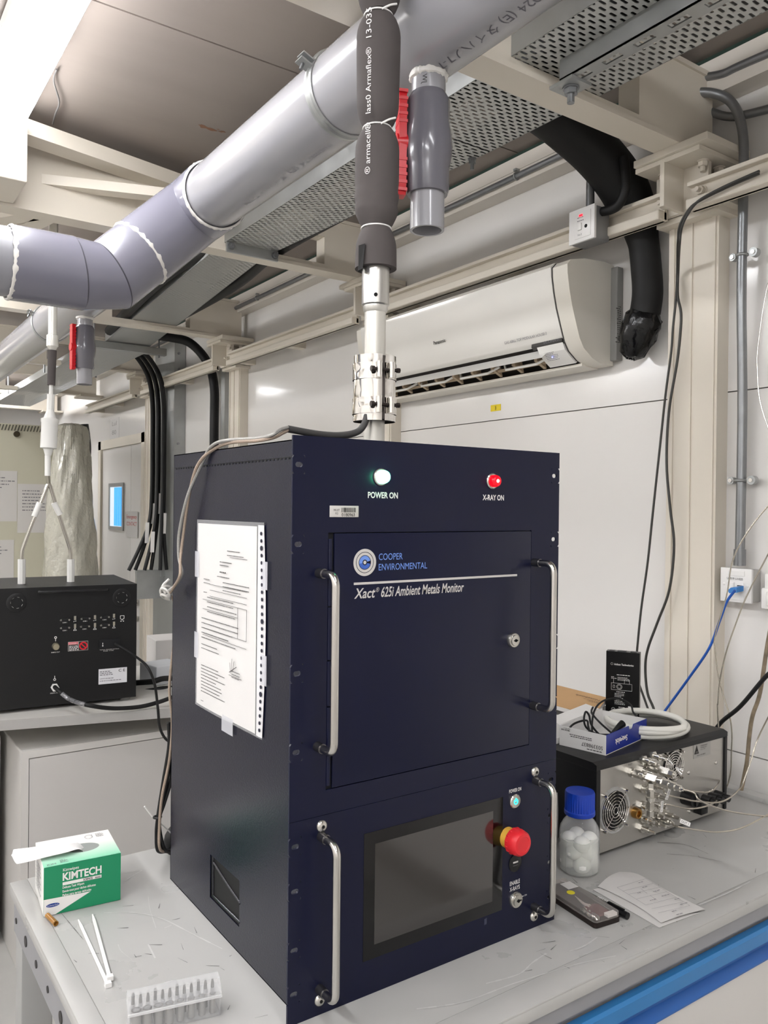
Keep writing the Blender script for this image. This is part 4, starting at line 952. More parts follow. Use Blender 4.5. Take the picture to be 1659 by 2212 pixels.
text(b, 'KIM', (.006, .004, kh), X, Y, h=.006); marks(b, (.026, .016, kh), X, Y, 4, .014, .0032, .0014, seed=8); marks(b, (-.0003, .09, .06), -Y, Z, 8, .06, .006, .0022, seed=6)
b.o('print', greyink, kt, smooth=False)
b = B(); nu, nv = 26, 12; G = []
ctrl = [(.070, .050, kh-.006), (.058, .050, kh+.007), (.035, .046, kh+.010), (.005, .050, kh+.009), (-.020, .056, kh+.006), (-.042, .062, kh+.004)]
cp = smooth_path(ctrl, 5); wd = [.012, .016, .021, .025, .028, .030]
for i, p in enumerate(cp):
    u = i/(len(cp)-1); w = wd[0]+(wd[-1]-wd[0])*min(1, u*1.1); row = []
    for j in range(nv+1):
        v = j/nv*2-1; zz = .0035*math.sin(v*5.5+u*2)*(1-.55*u)+.002*math.sin(v*11+u*5)*(1-u)-.006*v*v*(1-u*.5)
        row.append(b.bm.verts.new(p+Vector((.006*abs(v)*u, v*w, zz))))
    G.append(row)
for p, q in zip(G, G[1:]):
    for j in range(nv): b.bm.faces.new((p[j], q[j], q[j+1], p[j+1]))
b.o('tissue', mat('tissue', '#f1efed', .8), kt)

# ------------------------------------------------------------------ small things on the left of the bench
tag(B().lathe([(.0042, 0), (.0042, .034), (.0030, .034), (.0030, 0)], (-.188, .452, .0044), Vector((.006, -.040, 0)), 20, False).o('amber_tube', mat('amber_plastic', '#c08a3a', .15, trans=.5)), 'short amber plastic tube piece lying in front of the wiper box', 'tube')
def ziptie(a, c, label):
    a = Vector(a); c = Vector(c); d = (c-a).normalized(); s = d.cross(Z); t = thing('cable_tie', label, 'cable tie', c, group='white cable ties')
    B().slab([a+Z*.001-s*.0008, a+Z*.001+s*.0008, a+d*.02+s*.0022+Z*.001, c+s*.0024+Z*.001, c-s*.0024+Z*.001, a+d*.02-s*.0022+Z*.001], (0, 0, .0014)).o('strap', white, t, smooth=False)
    o = c; B().slab([o-s*.0042-d*.004, o+s*.0042-d*.004, o+s*.0042+d*.004, o-s*.0042+d*.004], (0, 0, .006)).o('head', white, t, smooth=False)
ziptie((-.1500, .416, .0002), (-.1615, .214, .0002), 'white plastic cable tie starting further left, lower end nearest the bit case')
ziptie((-.1285, .415, .0030), (-.1555, .226, .0018), 'white plastic cable tie lying on the other, its tip further right')
# clear case of driver bits and sockets
cs = thing('bit_case', 'clear plastic case holding sockets and driver bits at the bottom left of the bench', 'case', (-.170, .094, 0), math.radians(-12.2), local=True)
clp = glassmat('clear_case', '#f2f2f2', .18, .90); cw, cdp = .113, .030
b = B()
b.box((0, 0, .0006), (cw, cdp, .0018)).box((0, 0, .0018), (cw, .0012, .026)).box((0, cdp-.0012, .0018), (cw, cdp, .026)).box((0, .0012, .0018), (.0012, cdp-.0012, .026)).box((cw-.0012, .0012, .0018), (cw, cdp-.0012, .026)); b.o('base', clp, cs, smooth=False)
B().slab([(-.001, -.001, .0262), (-.001, cdp+.001, .0262), (-.001, cdp+.001, .038), (-.001, cdp-.004, .043), (-.001, .012, .043), (-.001, -.001, .033)], (cw+.002, 0, 0)).o('lid', glassmat('clear_case_lid', '#f4f4f4', .22, .84), cs, smooth=False)
B().box((-.0016, -.0018, .0245), (cw+.0016, .0, .0275)).o('rim', glassmat('clear_case_rim', '#f4f4f4', .2, .55), cs, smooth=False)
B().box((.047, cdp, .032), (.062, cdp+.004, .040), .001).o('latch', clp, cs)
R_ = Matrix.Rotation(math.radians(-12.2), 3, 'Z')
def in_case(u, v, w): return Vector((-.170, .094, 0))+R_ @ Vector((u, v, w))
ords = ['first', 'second', 'third', 'fourth', 'fifth', 'sixth', 'seventh', 'eighth', 'ninth', 'tenth', 'eleventh', 'twelfth']
for i in range(8):
    r_ = .0062-.00032*i
    tag(B().lathe([(r_, 0), (r_, .024), (r_*.72, .024), (r_*.72, .012), (0, .012)], in_case(.009+i*.0136, .0085, .0022), Z, 24).o('socket', mat('socket_steel', '#b9b7b4', .3, .85)), f'{ords[i]} hex socket from the left in the clear bit case', 'socket', 'hex sockets in the clear bit case')
for i in range(12):
    p = in_case(.0065+i*.0091, .0225, .0022); tip = i % 3
    b = B().cyl(p, p+Z*.022, .0032, seg=6).lathe([(.0022, .022), (.0020, .030), (.0006 if tip else .0018, .0375)], p, Z, 10)
    tag(b.o('driver_bit', mat('bit_steel', '#8f8d8a', .32, .9)), f'{ords[i]} driver bit from the left at the back of the clear bit case', 'driver bit', 'driver bits in the clear bit case')
# ------------------------------------------------------------------ gas calibrator at the right of the bench
gx0, gx1, gy, gy2, gz0, gz1 = .709, 1.136, .112, .395, .010, .182
gc = thing('gas_calibrator', 'black gas calibrator with bare metal rear panel full of steel fittings', 'instrument', (.92, .25, 0))
b = B().slab([(gx0, gy-.004, gz1-.014), (gx0, gy-.004, gz1-.004), (gx0, gy+.006, gz1), (gx0, gy2, gz1), (gx0, gy2, gz1-.014)], (gx1-gx0, 0, 0))
b.o('top_cover', blackpc, gc, smooth=False)
B().box((gx0, gy-.004, gz0), (gx0+.012, gy2, gz1-.0145), .001).o('side_cover', blackpc, gc, smooth=False)
B().box((gx1-.009, gy-.004, gz0), (gx1, gy2, gz1-.0145), .001).o('side_cover', blackpc, gc, smooth=False)
gp = B().box((gx0+.0125, gy, gz0-.002), (gx1-.0095, gy+.003, gz1-.0145)).o('rear_panel', brush, gc, smooth=False)
B().box((gx0+.013, gy+.0035, gz0), (gx1-.010, gy2, gz1-.015)).o('chassis', dark, gc, smooth=False)
for q, w in ((gx0+.03, gy+.03), (gx1-.05, gy+.03), (gx0+.03, gy2-.05), (gx1-.05, gy2-.05)): B().box((q, w, .0005), (q+.022, w+.02, gz0-.0005), .001).o('foot', blackrub, gc, smooth=False)
def fan(x, z, r, ring):
    f = B().cyl((x, gy-.0012, z), (x, gy, z), r, seg=40).o('fan', mat('fan_dark', '#0b0b0c', .4), gp)
    b = B()
    for k in range(7):
        a = 2*PI*k/7; d = Vector((math.cos(a), 0, math.sin(a))); e = Vector((-math.sin(a), 0, math.cos(a))); c = Vector((x, gy-.0018, z))
        b.slab([c+d*r*.35, c+d*r*.92, c+d*r*.88+e*r*.38, c+d*r*.38+e*r*.22], (0, .0005, 0))
    b.o('fan_blade', mat('fan_blade', '#232324', .35), f, smooth=False)
    b = B(); n = 6
    for k in range(n): b.torus((x, gy-.006, z), Y, r*(.18+.82*k/(n-1)), .0009, 40, 6)
    for sx_ in (-1, 1):
        for sz in (-1, 1):
            e = Vector((x+sx_*r*.80, gy-.006, z+sz*r*.86)); b.cyl((x+sx_*r*.12, gy-.0065, z+sz*r*.12), e, .0010, seg=8)
    b.o('guard', chrome, f)
    b = B()
    for sx_ in (-1, 1):
        for sz in (-1, 1):
            e = Vector((x+sx_*r*.83, gy, z+sz*r*.90)); b.cyl(e, e-Y*.007, .0040, seg=14).cyl(e-Y*.007, e-Y*.011, .0036, .0022, seg=12)
    b.o('guard_screw', chrome, f)
    if ring: B().lathe([(r*1.02, 0), (r*1.02, .004), (r*1.16, .005), (r*1.18, 0)], (x, gy, z), -Y, 44, False).o('clear_ring', glassmat('clear_plastic', '#f2f2f2', .08, .8), f)
fan(.7635, .083, .037, True); fan(.9455, .136, .030, False)
# fittings
def fit(p, L=.030, r=.0065, parent=gp):
    p = Vector(p); b = B().cyl(p, p-Y*.007, r*1.45, seg=6).cyl(p-Y*.007, p-Y*L*.55, r*.8, seg=16).cyl(p-Y*L*.5, p-Y*(L*.62), r*1.05, seg=16).cyl(p-Y*L*.62, p-Y*L, r*.62, r*.5, seg=14)
    return b.o('gas_fitting', steelb, parent)
for x_, z_, L in ((.848, .166, .032), (.878, .169, .034), (.848, .1445, .026), (.876, .150, .030), (.845, .1105, .026), (.875, .112, .034), (.878, .092, .034), (.878, .074, .036), (.846, .075, .024), (.846, .051, .032), (.880, .053, .030), (.846, .031, .034), (.880, .036, .034), (.922, .043, .036)):
    fit((x_, gy, z_), L)
def chain(b, P, L):
    """stack of hex and round steel parts: L = (length, radius, sides)"""
    q = Vector(P[0]); d = (Vector(P[1])-q).normalized()
    for l, r, s in L: b.cyl(q, q+d*l, r, seg=s); q = q+d*l
    return q
b = B(); q0 = Vector((.812, gy, .1475))
qe = chain(b, (q0, q0-Y), ((.008, .0095, 6), (.003, .006, 16), (.012, .0078, 6), (.004, .0055, 16), (.006, .0085, 16), (.002, .0095, 16), (.005, .006, 16), (.022, .0088, 4), (.004, .006, 16), (.008, .0085, 16), (.0015, .0105, 16), (.014, .0088, 6), (.0025, .0065, 16), (.010, .0078, 6), (.003, .005, 16), (.008, .0062, 6), (.005, .0035, 12)))
b.o('inlet_fitting_chain', steelb, gp)
b = B(); ct = Vector((.812, gy-.048, .139)); chain(b, (ct, ct-Z), ((.010, .006, 4), (.004, .0085, 16), (.012, .0075, 6), (.0015, .0100, 20), (.005, .0088, 16), (.003, .006, 16), (.013, .0082, 6), (.004, .005, 16), (.010, .0074, 6)))
b.o('tee_leg_fitting', steelb, gp)
b = B(); qv = Vector((.862, gy, .150)); chain(b, (qv, qv-Y), ((.008, .0085, 6), (.004, .006, 12), (.016, .0078, 6), (.004, .0065, 16), (.022, .0090, 4), (.010, .0075, 6), (.003, .004, 12))); b.o('needle_valve', steelb, gp)
b = B(); qc = Vector((.897, gy, .040)); qc2 = chain(b, (qc, qc-Y), ((.010, .0082, 6), (.004, .006, 12), (.014, .0080, 6), (.002, .0088, 16), (.005, .0060, 16), (.004, .004, 12))); b.o('outlet_fitting', steelb, gp)
brass = mat('brass', '#b48a4e', .28, .95)
B().lathe([(.0105, 0), (.0105, .006), (.0095, .011), (.0062, .011), (.0062, .004), (0, .004)], (.8265, gy, .065), -Y, 28).o('brass_vent', brass, gp)
for x_, z_ in ((1.000, .112), (1.098, .116), (1.005, .030)):
    B().lathe([(.0042, 0), (.0040, .002), (.0022, .0034), (0, .0036)], (x_, gy, z_), -Y, 16).o('panel_screw', chrome, gp)
B().cyl((.988, gy, .064), (.988, gy-.026, .064), .0155, .0145, seg=28).box((.9865, gy-.029, .052), (.9895, gy-.026, .076)).o('control_knob', blackpl, gp)
k = B().box((1.019, gy-.020, .024), (1.043, gy, .050), .002).cyl((1.036, gy-.021, .037), (1.036, gy-.02, .037), .003, seg=12).o('power_switch', blackpl, gp)
for x_ in (1.055, 1.078, 1.100): B().cyl((x_, gy, .047), (x_, gy-.020, .047), .0095, seg=18).cyl((x_, gy-.020, .047), (x_, gy-.032, .047), .0075, seg=18).o('fuse_cap', blackpl, gp)
pl = B().box((1.018, gy-.0008, .1375), (1.078, gy, .1665)).o('maker_plate', mat('plate_silver', '#a9a7a3', .35, .5), gp, smooth=False)
b = B().slab([(1.020, gy-.0012, .1465), (1.036, gy-.0012, .1465), (1.028, gy-.0012, .1650)], (0, .0003, 0)); text(b, 'ATMOSPHERIC', (1.041, gy-.0008, .1600), X, Z, h=.0026, w=.025); text(b, 'TECHNOLOGY', (1.041, gy-.0008, .1560), X, Z, h=.0026, w=.023); text(b, 'Made in USA', (1.041, gy-.0008, .1525), X, Z, h=.0018, w=.017); text(b, 'SERIAL NO. 40492', (1.029, gy-.0008, .1415), X, Z, h=.0026, w=.030); b.o('lettering', ink, pl, smooth=False)
b = B(); text(b, 'ATEC', (1.0240, gy-.0012, .1485), X, Z, h=.0035, w=.008); b.o('lettering', mat('plate_silver', '#a9a7a3'), pl, smooth=False)
b = B(); text(b, 'INLET', (.806, gy, .1605), X, Z, h=.0032, w=.012); text(b, 'VENT', (.819, gy, .0790), X, Z, h=.0032, w=.010); text(b, 'OUT', (.915, gy, .0560), X, Z, h=.0032, w=.009); text(b, 'IN 3', (.888, gy, .0630), X, Z, h=.0028, w=.008); text(b, 'CAL', (.870, gy, .1600), X, Z, h=.0028, w=.008); b.o('lettering', ink, gp, smooth=False)

# thin steel tubes
tm = mat('thin_steel_tube', '#b5aea2', .25, .85)
def gtube(P, label, r=.00165, m=tm, lab=None):
    t = thing('steel_gas_line', label, 'gas line', P[0], group='thin steel gas lines'); B().tube(P, r, 8, 7).o('tube', m, t)
    if lab:
        p, d, s = lab; p = Vector(p); d = Vector(d).normalized(); n = Vector((-.55, -.8, .1)).normalized(); w = d.cross(n).normalized()
        f = B().slab([p-w*.010-d*.0038, p+w*.010-d*.0038, p+w*.010+d*.0038, p-w*.010+d*.0038], n*.0006).o('paper_flag', white, t, smooth=False)
        b = B(); text(b, s, p-w*.008-d*.002+n*.0007, w, d, h=.0038, lift=.0002); b.o('lettering', ink, f, smooth=False)
    return t
YF = -.02
gtube([qe, qe+Vector((.012, -.014, -.004))]+pts([(1512, 1729), (1555, 1747), (1607, 1758), (1700, 1768)], Y=-.03), 'bright straight gas line leaving the long inlet fitting to the right')
gtube([(.875, gy-.03, .112)]+pts([(1440, 1716), (1475, 1725), (1506, 1731)], Y=.055)+pts([(1558, 1732), (1596, 1706), (1613, 1669), (1625, 1634), (1639, 1591), (1680, 1510)], Y=.03), 'gas line with a white flag curving up beyond the right rear corner of the calibrator', lab=(pt(1443, 1716, Y=.05), (1, .0, -.35), 'SWC 4'))
gtube([(.878, gy-.032, .074)]+pts([(1438, 1737), (1492, 1747), (1541, 1735)], Y=.06)+pts([(1567, 1706), (1578, 1669), (1580, 1625), (1581, 1582), (1575, 1542), (1555, 1475), (1545, 1403), (1545, 1371), (1570, 1285), (1584, 1207), (1625, 1135), (1690, 1060), (1790, 960)], X=1.245)+[Vector((1.39, -.15, .86))], 'long gas line with flag looping up past the network socket towards the top right', lab=(pt(1430, 1742, Y=.05), (1, 0, -.15), 'SWC 5'))
gtube(pts([(1466, 1706), (1498, 1709), (1529, 1711), (1548, 1698)], Y=.066)+pts([(1558, 1669), (1558, 1625), (1552, 1570), (1550, 1524), (1551, 1519), (1555, 1472), (1567, 1415), (1587, 1354), (1613, 1288), (1659, 1198), (1720, 1090), (1800, 950)], X=1.215)+[Vector((1.39, -.16, .90))], 'pale gas line rising past the right edge of the calibrator and crossing another')
gtube([qc2]+pts([(1460, 1785), (1506, 1793), (1555, 1797), (1613, 1784), (1700, 1735)], Y=-.03), 'lowest gas line with a white flag sagging above the bench at the right', lab=(pt(1480, 1777, Y=.012), (.5, 0, 1), 'OUT 1'))
tag(B().tube(pts([(1690, 560), (1659, 615), (1639, 736), (1636, 800), (1646, 884), (1690, 1000)], X=1.30), .0018, 8, 7).o('silver_wire', steelb), 'single silver wire bowing across the right edge beside the conduit', 'wire')
tag(B().tube(pts([(1680, 1280), (1659, 1386), (1642, 1495), (1626, 1545), (1619, 1588), (1613, 1648), (1600, 1712)], X=1.272), .0046, 10, 7).o('vinyl_tube', mat('stained_vinyl', '#a8977e', .5, var=.35, vscale=40, dirt='#4a3f33')), 'stained beige tube hanging at the far right behind the gas lines', 'tube')
tag(B().tube(pts([(1700, 1430), (1659, 1457), (1600, 1525), (1560, 1558), (1540, 1585)], X=1.23), .0048, 10, 7).o('black_cable', blackrub), 'thick black cable slanting down behind the right end of the calibrator', 'cable')
t = thing('network_cable', 'blue network cable plugged into the white wall socket', 'cable', (1.34, .22, .47))
bcm = mat('blue_cable', '#2458b0', .35)
B().tube(pts([(1588, 1275), (1570, 1300), (1555, 1340), (1532, 1400), (1490, 1462), (1436, 1536), (1420, 1560)], X=1.30)+[Vector((1.27, .42, .08)), Vector((1.23, .45, .014))], .0032, 10, 7).o('cord', bcm, t)
p0 = pt(1602, 1271, X=1.352); B().slab([p0+Vector((-.003, -.007, -.006)), p0+Vector((-.003, -.007, .007)), p0+Vector((-.003, .008, .005)), p0+Vector((-.003, .016, -.002)), p0+Vector((-.003, .012, -.009))], (-.024, .004, -.003)).o('plug', mat('blue_plug', '#3a7fc4', .35), t, smooth=False)
# two grey cables on the pillar
gcm = mat('grey_cable', '#3b3a37', .5)
tag(B().tube(pts([(1640, 375), (1570, 405), (1515, 432), (1490, 450), (1469, 486), (1464, 526)], X=1.252)+pts([(1463, 586), (1461, 638), (1454, 706), (1450, 760), (1438, 850), (1425, 970), (1411, 1100), (1399, 1215), (1385, 1316), (1376, 1406), (1372, 1450)], X=1.333)+[Vector((1.325, .44, .08)), Vector((1.285, .45, .012))], .0030, 10, 6).o('grey_cable', gcm), 'left of two dark grey cables hanging down the cream pillar, ending behind the black meter', 'cable')
tag(B().tube(pts([(1640, 370), (1572, 400), (1518, 428), (1494, 450), (1474, 486), (1468, 526)], X=1.246)+pts([(1465, 586), (1464, 638), (1471, 675), (1470, 715), (1463, 780), (1445, 890), (1440, 1000), (1448, 1100), (1456, 1178), (1446, 1273), (1420, 1345), (1399, 1403), (1394, 1446), (1399, 1498), (1413, 1535)], X=1.327)+[Vector((1.30, .41, .07)), Vector((1.25, .43, .014))], .0034, 10, 6).o('grey_cable', gcm), 'right of two dark grey cables hanging down the cream pillar, wavier one', 'cable')
# sockets on the wall
so = thing('network_socket', 'white network wall socket with printed numbers under the steel conduit', 'socket', (1.38, .228, .435))
q = [pt(x, y, X=1.355) for x, y in ((1556, 1226), (1624, 1229), (1624, 1305), (1556, 1297))]; yl, yr, zt, zb = .268, .1855, .519, .4355
B().box((1.362, yr+.003, zb+.002), (WX, yl-.003, zt-.002), .002).o('back_box', mat('socket_box', '#b9b7b2', .45), so)
fpn = B().box((1.354, yr, zb), (1.362, yl, zt), .0015).o('face_plate', white, so)
B().box((1.3525, yr+.018, zt-.019), (1.354, yl-.021, zt-.006), .0006).box((1.3525, yr+.018, zb+.006), (1.354, yl-.021, zb+.018), .0006).o('label_window', white, fpn, smooth=False)
B().box((1.3520, yr+.020, .464), (1.354, yr+.040, .484)).box((1.3520, yr+.045, .464), (1.354, yr+.065, .484)).o('module', white, fpn, smooth=False)
for yy in (yr+.010, yl-.010): B().sphere((1.354, yy, .4785), .0042, (.35, 1, 1), 14).o('screw_cap', white, fpn)
b = B(); text(b, 'U1019 U1020', (1.3538, yl-.018, .4905), -Y, Z, h=.0055, w=.042); b.o('lettering', ink, fpn, smooth=False)
B().box((1.3515, yr+.022, .467), (1.3535, yr+.036, .478)).o('port', dark, fpn, smooth=False)
s2 = thing('power_socket', 'white power socket cut off by the right edge of the picture', 'socket', (1.38, .11, .42))
yy = pt(1648, 1270, X=1.345)[1]
B().box((1.350, yy-.09, .425), (WX, yy, .512), .004).o('back_box', white, s2)
B().box((1.343, yy-.086, .428), (1.352, yy+.004, .478), .004).o('socket_lid', white, s2)
B().box((1.3405, yy-.060, .436), (1.345, yy-.010, .470), .003).o('lid_rim', white, s2)

# ------------------------------------------------------------------ on top of the calibrator
gt = gz1
ca = math.radians(12); U = Vector((math.cos(ca), math.sin(ca), 0)); V = Vector((-math.sin(ca), math.cos(ca), 0)); O = Vector((.762, .131, gt+.0004))
bt = thing('parts_carton', 'open white and blue cardboard carton upside-down lettered, on top of the calibrator', 'carton', O)
cl_, cw_, ch_ = .178, .102, .039; th = .0014
cwm = mat('carton_board', '#e6e4e1', .5)
def cp(u, v, w): return O+U*u+V*v+Z*w
def panel(name, a, u, h, n, m, p):
    return B().slab([a, a+u, a+u+h, a+h], n).o(name, m, p, smooth=False)
bl_ = mat('carton_blue', '#1d2f8c', .25)
B().slab([cp(0, 0, 0), cp(cl_, 0, 0), cp(cl_, cw_, 0), cp(0, cw_, 0)], Z*th).o('bottom', cwm, bt, smooth=False)
f1 = B().slab([cp(0, 0, th), cp(0, cw_, th), cp(0, cw_, ch_), cp(0, 0, ch_)], U*th).o('white_end', cwm, bt, smooth=False)
# blue long side with a tear-out notch
nb = [cp(th, 0, th), cp(cl_, 0, th), cp(cl_, 0, ch_), cp(.118, 0, ch_), cp(.113, 0, ch_-.008), cp(.100, 0, ch_-.008), cp(.097, 0, ch_), cp(th, 0, ch_)]
f2 = B().slab(nb, V*th).o('blue_side', bl_, bt, smooth=False)
B().slab([cp(cl_-th, th, th), cp(cl_-th, cw_, th), cp(cl_-th, cw_, ch_), cp(cl_-th, th, ch_)], U*th).o('white_end', cwm, bt, smooth=False)
B().slab([cp(th, cw_-th, th), cp(cl_-th, cw_-th, th), cp(cl_-th, cw_-th, ch_+.004), cp(th, cw_-th, ch_)], V*th).o('rear_side', cwm, bt, smooth=False)
B().slab([cp(0, cw_, ch_), cp(cl_*.92, cw_, ch_+.004), cp(cl_*.9, cw_+.03, ch_+.010), cp(.01, cw_+.03, ch_+.006)], Z*th).o('lid_flap', cwm, bt, smooth=False)
b = B(); text(b, 'Swagelok', cp(.090, 0, .0235), -U, -Z, h=.0110, w=.052, bold=.02, lift=.0004); b.o('lettering', white, f2, smooth=False)
b = B(); text(b, 'S03398837', cp(0, .006, .0160), V, -Z, h=.0072, w=.046, lift=.0004); text(b, 'TEFLON TAPE', cp(0, .078, .034), V, -Z, h=.0026, w=.020, bold=.03, lift=.0004); text(b, 'P/S: ER-5', cp(0, .078, .0375), V, -Z, h=.0022, w=.014, lift=.0004); marks(b, cp(0, .008, .0055), V, -Z, 1, .034, .004, .0016, lift=.0004, seed=5); marks(b, cp(0, .030, .027), V, -Z, 2, .05, -.0035, .0014, lift=.0004, seed=6); b.o('print', ink, f1, smooth=False)
# black lead with loops in the carton
ld = thing('sensor_lead', 'thin black lead looping out of the open carton', 'cable', cp(.05, .05, .004))
B().tube([cp(.150, .030, .006), cp(.10, .045, .012), cp(.06, .050, .020), cp(.035, .060, .035), cp(.030, .064, .052), cp(.040, .066, .066), cp(.047, .062, .058), cp(.045, .055, .040), cp(.055, .040, .020), cp(.075, .025, .008)], .0021, 8, 8).o('lead', blackrub, ld)
B().tube([cp(.012, .088, .006), cp(.010, .088, .028), cp(.022, .082, .042), cp(.05, .070, .046), cp(.040, .060, .038), cp(.030, .050, .020), cp(.020, .055, .008)], .0021, 8, 8).tube([cp(.060, .045, .006), cp(.058, .060, .020), cp(.100, .080, .052), cp(.150, .086, .066), cp(.190, .070, .067), cp(.205, .050, .055), cp(.200, .040, .040), cp(.195, .020, .028)], .0021, 8, 8).o('lead', blackrub, ld)
B().tube([cp(.100, .022, .006), cp(.085, .030, .020), cp(.086, .060, .038), cp(.100, .085, .050), cp(.125, .096, .055)], .0021, 8, 8).o('lead', blackrub, ld)
tag(B().tube([cp(.090, .040, .008), cp(.105, .036, .018), cp(.120, .032, .028), cp(.130, .030, .032)], .006, 12, 6, rad=lambda u: .004+.004*u).o('probe_handle', blackpl), 'dark rounded probe handle lying in the open carton', 'probe')
tag(B().lathe([(.012, 0), (.012, .004), (0, .004)], cp(.085, .062, .004), Z, 24).o('metal_disc', steelb), 'round shiny metal disc in the bottom of the open carton', 'disc')
# black flow meter standing behind the carton
fo = pt(1308, 1548, Z=gt); fe = Vector((.036, -.060, 0)); fe = fe.normalized()
fm = thing('flow_meter', 'black upright handheld meter with white print standing behind the open carton', 'meter', fo)
FWD = .074; FH = .152; ft = Vector((fe.y, -fe.x, 0))*-.022
B().slab([fo+Z*.0006, fo+fe*FWD+Z*.0006, fo+fe*FWD+Z*FH, fo+Z*FH], ft).o('case', mat('meter_black', '#0a0a0b', .35), fm, smooth=False)
b = B()
for a, w in ((.012, .012), (.034, .02), (.06, .014)): b.slab([fo+fe*(a-w/2)+ft*.25+Z*FH, fo+fe*(a+w/2)+ft*.25+Z*FH, fo+fe*(a+w/2)+ft*.8+Z*FH, fo+fe*(a-w/2)+ft*.8+Z*FH], Z*.0012)
b.o('top_port', mat('port_grey', '#3a3a3c', .4), fm, smooth=False)
b = B(); fo2 = fo-ft.normalized()*.0003; lf = .0006
text(b, 'Agilent Technologies', fo2+fe*.018+Z*.121, fe, Z, h=.0042, w=.043, bold=.02, lift=lf)
for k in range(8):
    a = 2*PI*k/8; p = fo2+fe*(.0125+math.cos(a)*.0025)+Z*(.123+math.sin(a)*.0025); b.quad(p, p+fe*.0009, p+fe*.0009+Z*.0009, p+Z*.0009)
marks(b, fo2+fe*.024+Z*.0985, fe, Z, 1, .026, .003, .0015, seed=2, lift=lf); marks(b, fo2+fe*.012+Z*.093, fe, Z, 2, .010, .003, .0011, seed=3, lift=lf); marks(b, fo2+fe*.026+Z*.093, fe, Z, 3, .028, .003, .0011, seed=4, lift=lf)
def outl(u0, u1, w0, w1, t_=.0005):
    for a, c, e, f in ((u0, u1, w0, w0+t_), (u0, u1, w1-t_, w1), (u0, u0+t_, w0, w1), (u1-t_, u1, w0, w1)):
        b.quad(fo2+fe*a+Z*e, fo2+fe*c+Z*e, fo2+fe*c+Z*f, fo2+fe*a+Z*f)
outl(.012, .058, .064, .080); outl(.016, .020, .069, .075)
c = fo2+fe*.030+Z*.072
for r0, r1 in ((.0056, .0062), (.0036, .0041)):
    Vv = [(b.bm.verts.new(c+fe*math.cos(a)*r0+Z*math.sin(a)*r0), b.bm.verts.new(c+fe*math.cos(a)*r1+Z*math.sin(a)*r1)) for a in [2*PI*k/30 for k in range(30)]]
    for k in range(30): b.bm.faces.new((Vv[k][0], Vv[k][1], Vv[(k+1) % 30][1], Vv[(k+1) % 30][0]))
marks(b, fo2+fe*.024+Z*.0595, fe, Z, 1, .024, .003, .0014, seed=7, lift=lf); marks(b, fo2+fe*.020+Z*.0555, fe, Z, 8, .026, .0034, .0011, seed=8, lift=lf)
for u in (.017, .041, .052): p = fo2+fe*u+Z*.080; b.quad(p, p+fe*.0005, p+fe*.0005+Z*.010, p+Z*.010)
text(b, 'CE', fo2+fe*.031+Z*.0165, fe, Z, h=.0062, w=.0105, bold=.02, lift=lf); marks(b, fo2+fe*.029+Z*.0245, fe, Z, 1, .012, .003, .0016, seed=9, lift=lf); marks(b, fo2+fe*.030+Z*.0125, fe, Z, 2, .014, .0032, .0013, seed=10, lift=lf)
c = fo2+fe*.017+Z*.019
Vv = [(b.bm.verts.new(c+fe*math.cos(a)*.0036+Z*math.sin(a)*.0036), b.bm.verts.new(c+fe*math.cos(a)*.0045+Z*math.sin(a)*.0045)) for a in [2*PI*k/30 for k in range(30)]]
for k in range(30): b.bm.faces.new((Vv[k][0], Vv[k][1], Vv[(k+1) % 30][1], Vv[(k+1) % 30][0]))
marks(b, fo2+fe*.0148+Z*.0182, fe, Z, 1, .005, .003, .0018, seed=13, lift=lf); marks(b, fo2+fe*.050+Z*.0265, fe, Z, 1, .010, .003, .003, seed=11, lift=lf); marks(b, fo2+fe*.052+Z*.0190, fe, Z, 2, .006, .004, .0018, seed=12, lift=lf)
b.o('print', wink, fm, smooth=False)
# coil of white tubing
tc_ = thing('white_tubing', 'coil of thick white plastic tubing on the calibrator behind the carton', 'tubing', (.99, .2, gt))
P = []
for k in range(0, 66):
    a = -2.6+k*2*PI/30; rr = .086-.004*math.sin(k*.2); P.append((.985+math.cos(a)*rr+.010*math.sin(k*.11), .205+math.sin(a)*rr*.92-.004*k/30, gt+.008+.0135*min(1.15, k/40)))
B().tube(P, .0068, 12, 3).o('coil', mat('white_tube', '#e2e0d8', .35), tc_)
# notebook and papers
npts = [pt(x, y, Z=.217) for x, y in ((1240, 1489), (1312, 1507), (1282, 1546))]; nc = npts[2]+(npts[0]-npts[1])*1.0
qd = [npts[0]+(npts[0]-npts[1])*.9, npts[1], npts[2], npts[2]+(npts[0]-npts[1])*1.9]
nbk = thing('notebook', 'tan kraft notebook lying on a dark folder behind the blue analyser', 'notebook', (.9, .34, gt))
B().slab([q-Z*.010 for q in qd], Z*.0088).o('pages', paper, nbk, smooth=False)
cv = B().slab([q-Z*.0011 for q in qd], Z*.0011).o('cover', mat('kraft', '#c69d6c', .65, var=.04, vscale=20), nbk, smooth=False)
e1 = (qd[3]-qd[2]).normalized(); e2 = (qd[2]-qd[1]).normalized()
b = B(); text(b, 'Notebook', npts[1]+e2*.040+e1*.012, e1, e2, h=.014, w=.074, shear=.15, lift=.0004 if e1.cross(e2).z > 0 else -.0004); marks(b, npts[1]+e2*.075+e1*.012, e1, e2, 3, .05, .006, .0022, lift=.0004 if e1.cross(e2).z > 0 else -.0004, seed=3); b.o('lettering', mat('brown_print', '#5a4127', .6), cv, smooth=False)
tag(B().slab([Vector((q.x, q.y, gt+.0124))+(q-npts[2])*.03+Vector((.006, .012, 0)) for q in qd], Z*.0106).o('dark_folder', mat('dark_grey_folder', '#55524f', .6), smooth=False), 'dark grey folder under the tan notebook', 'folder')
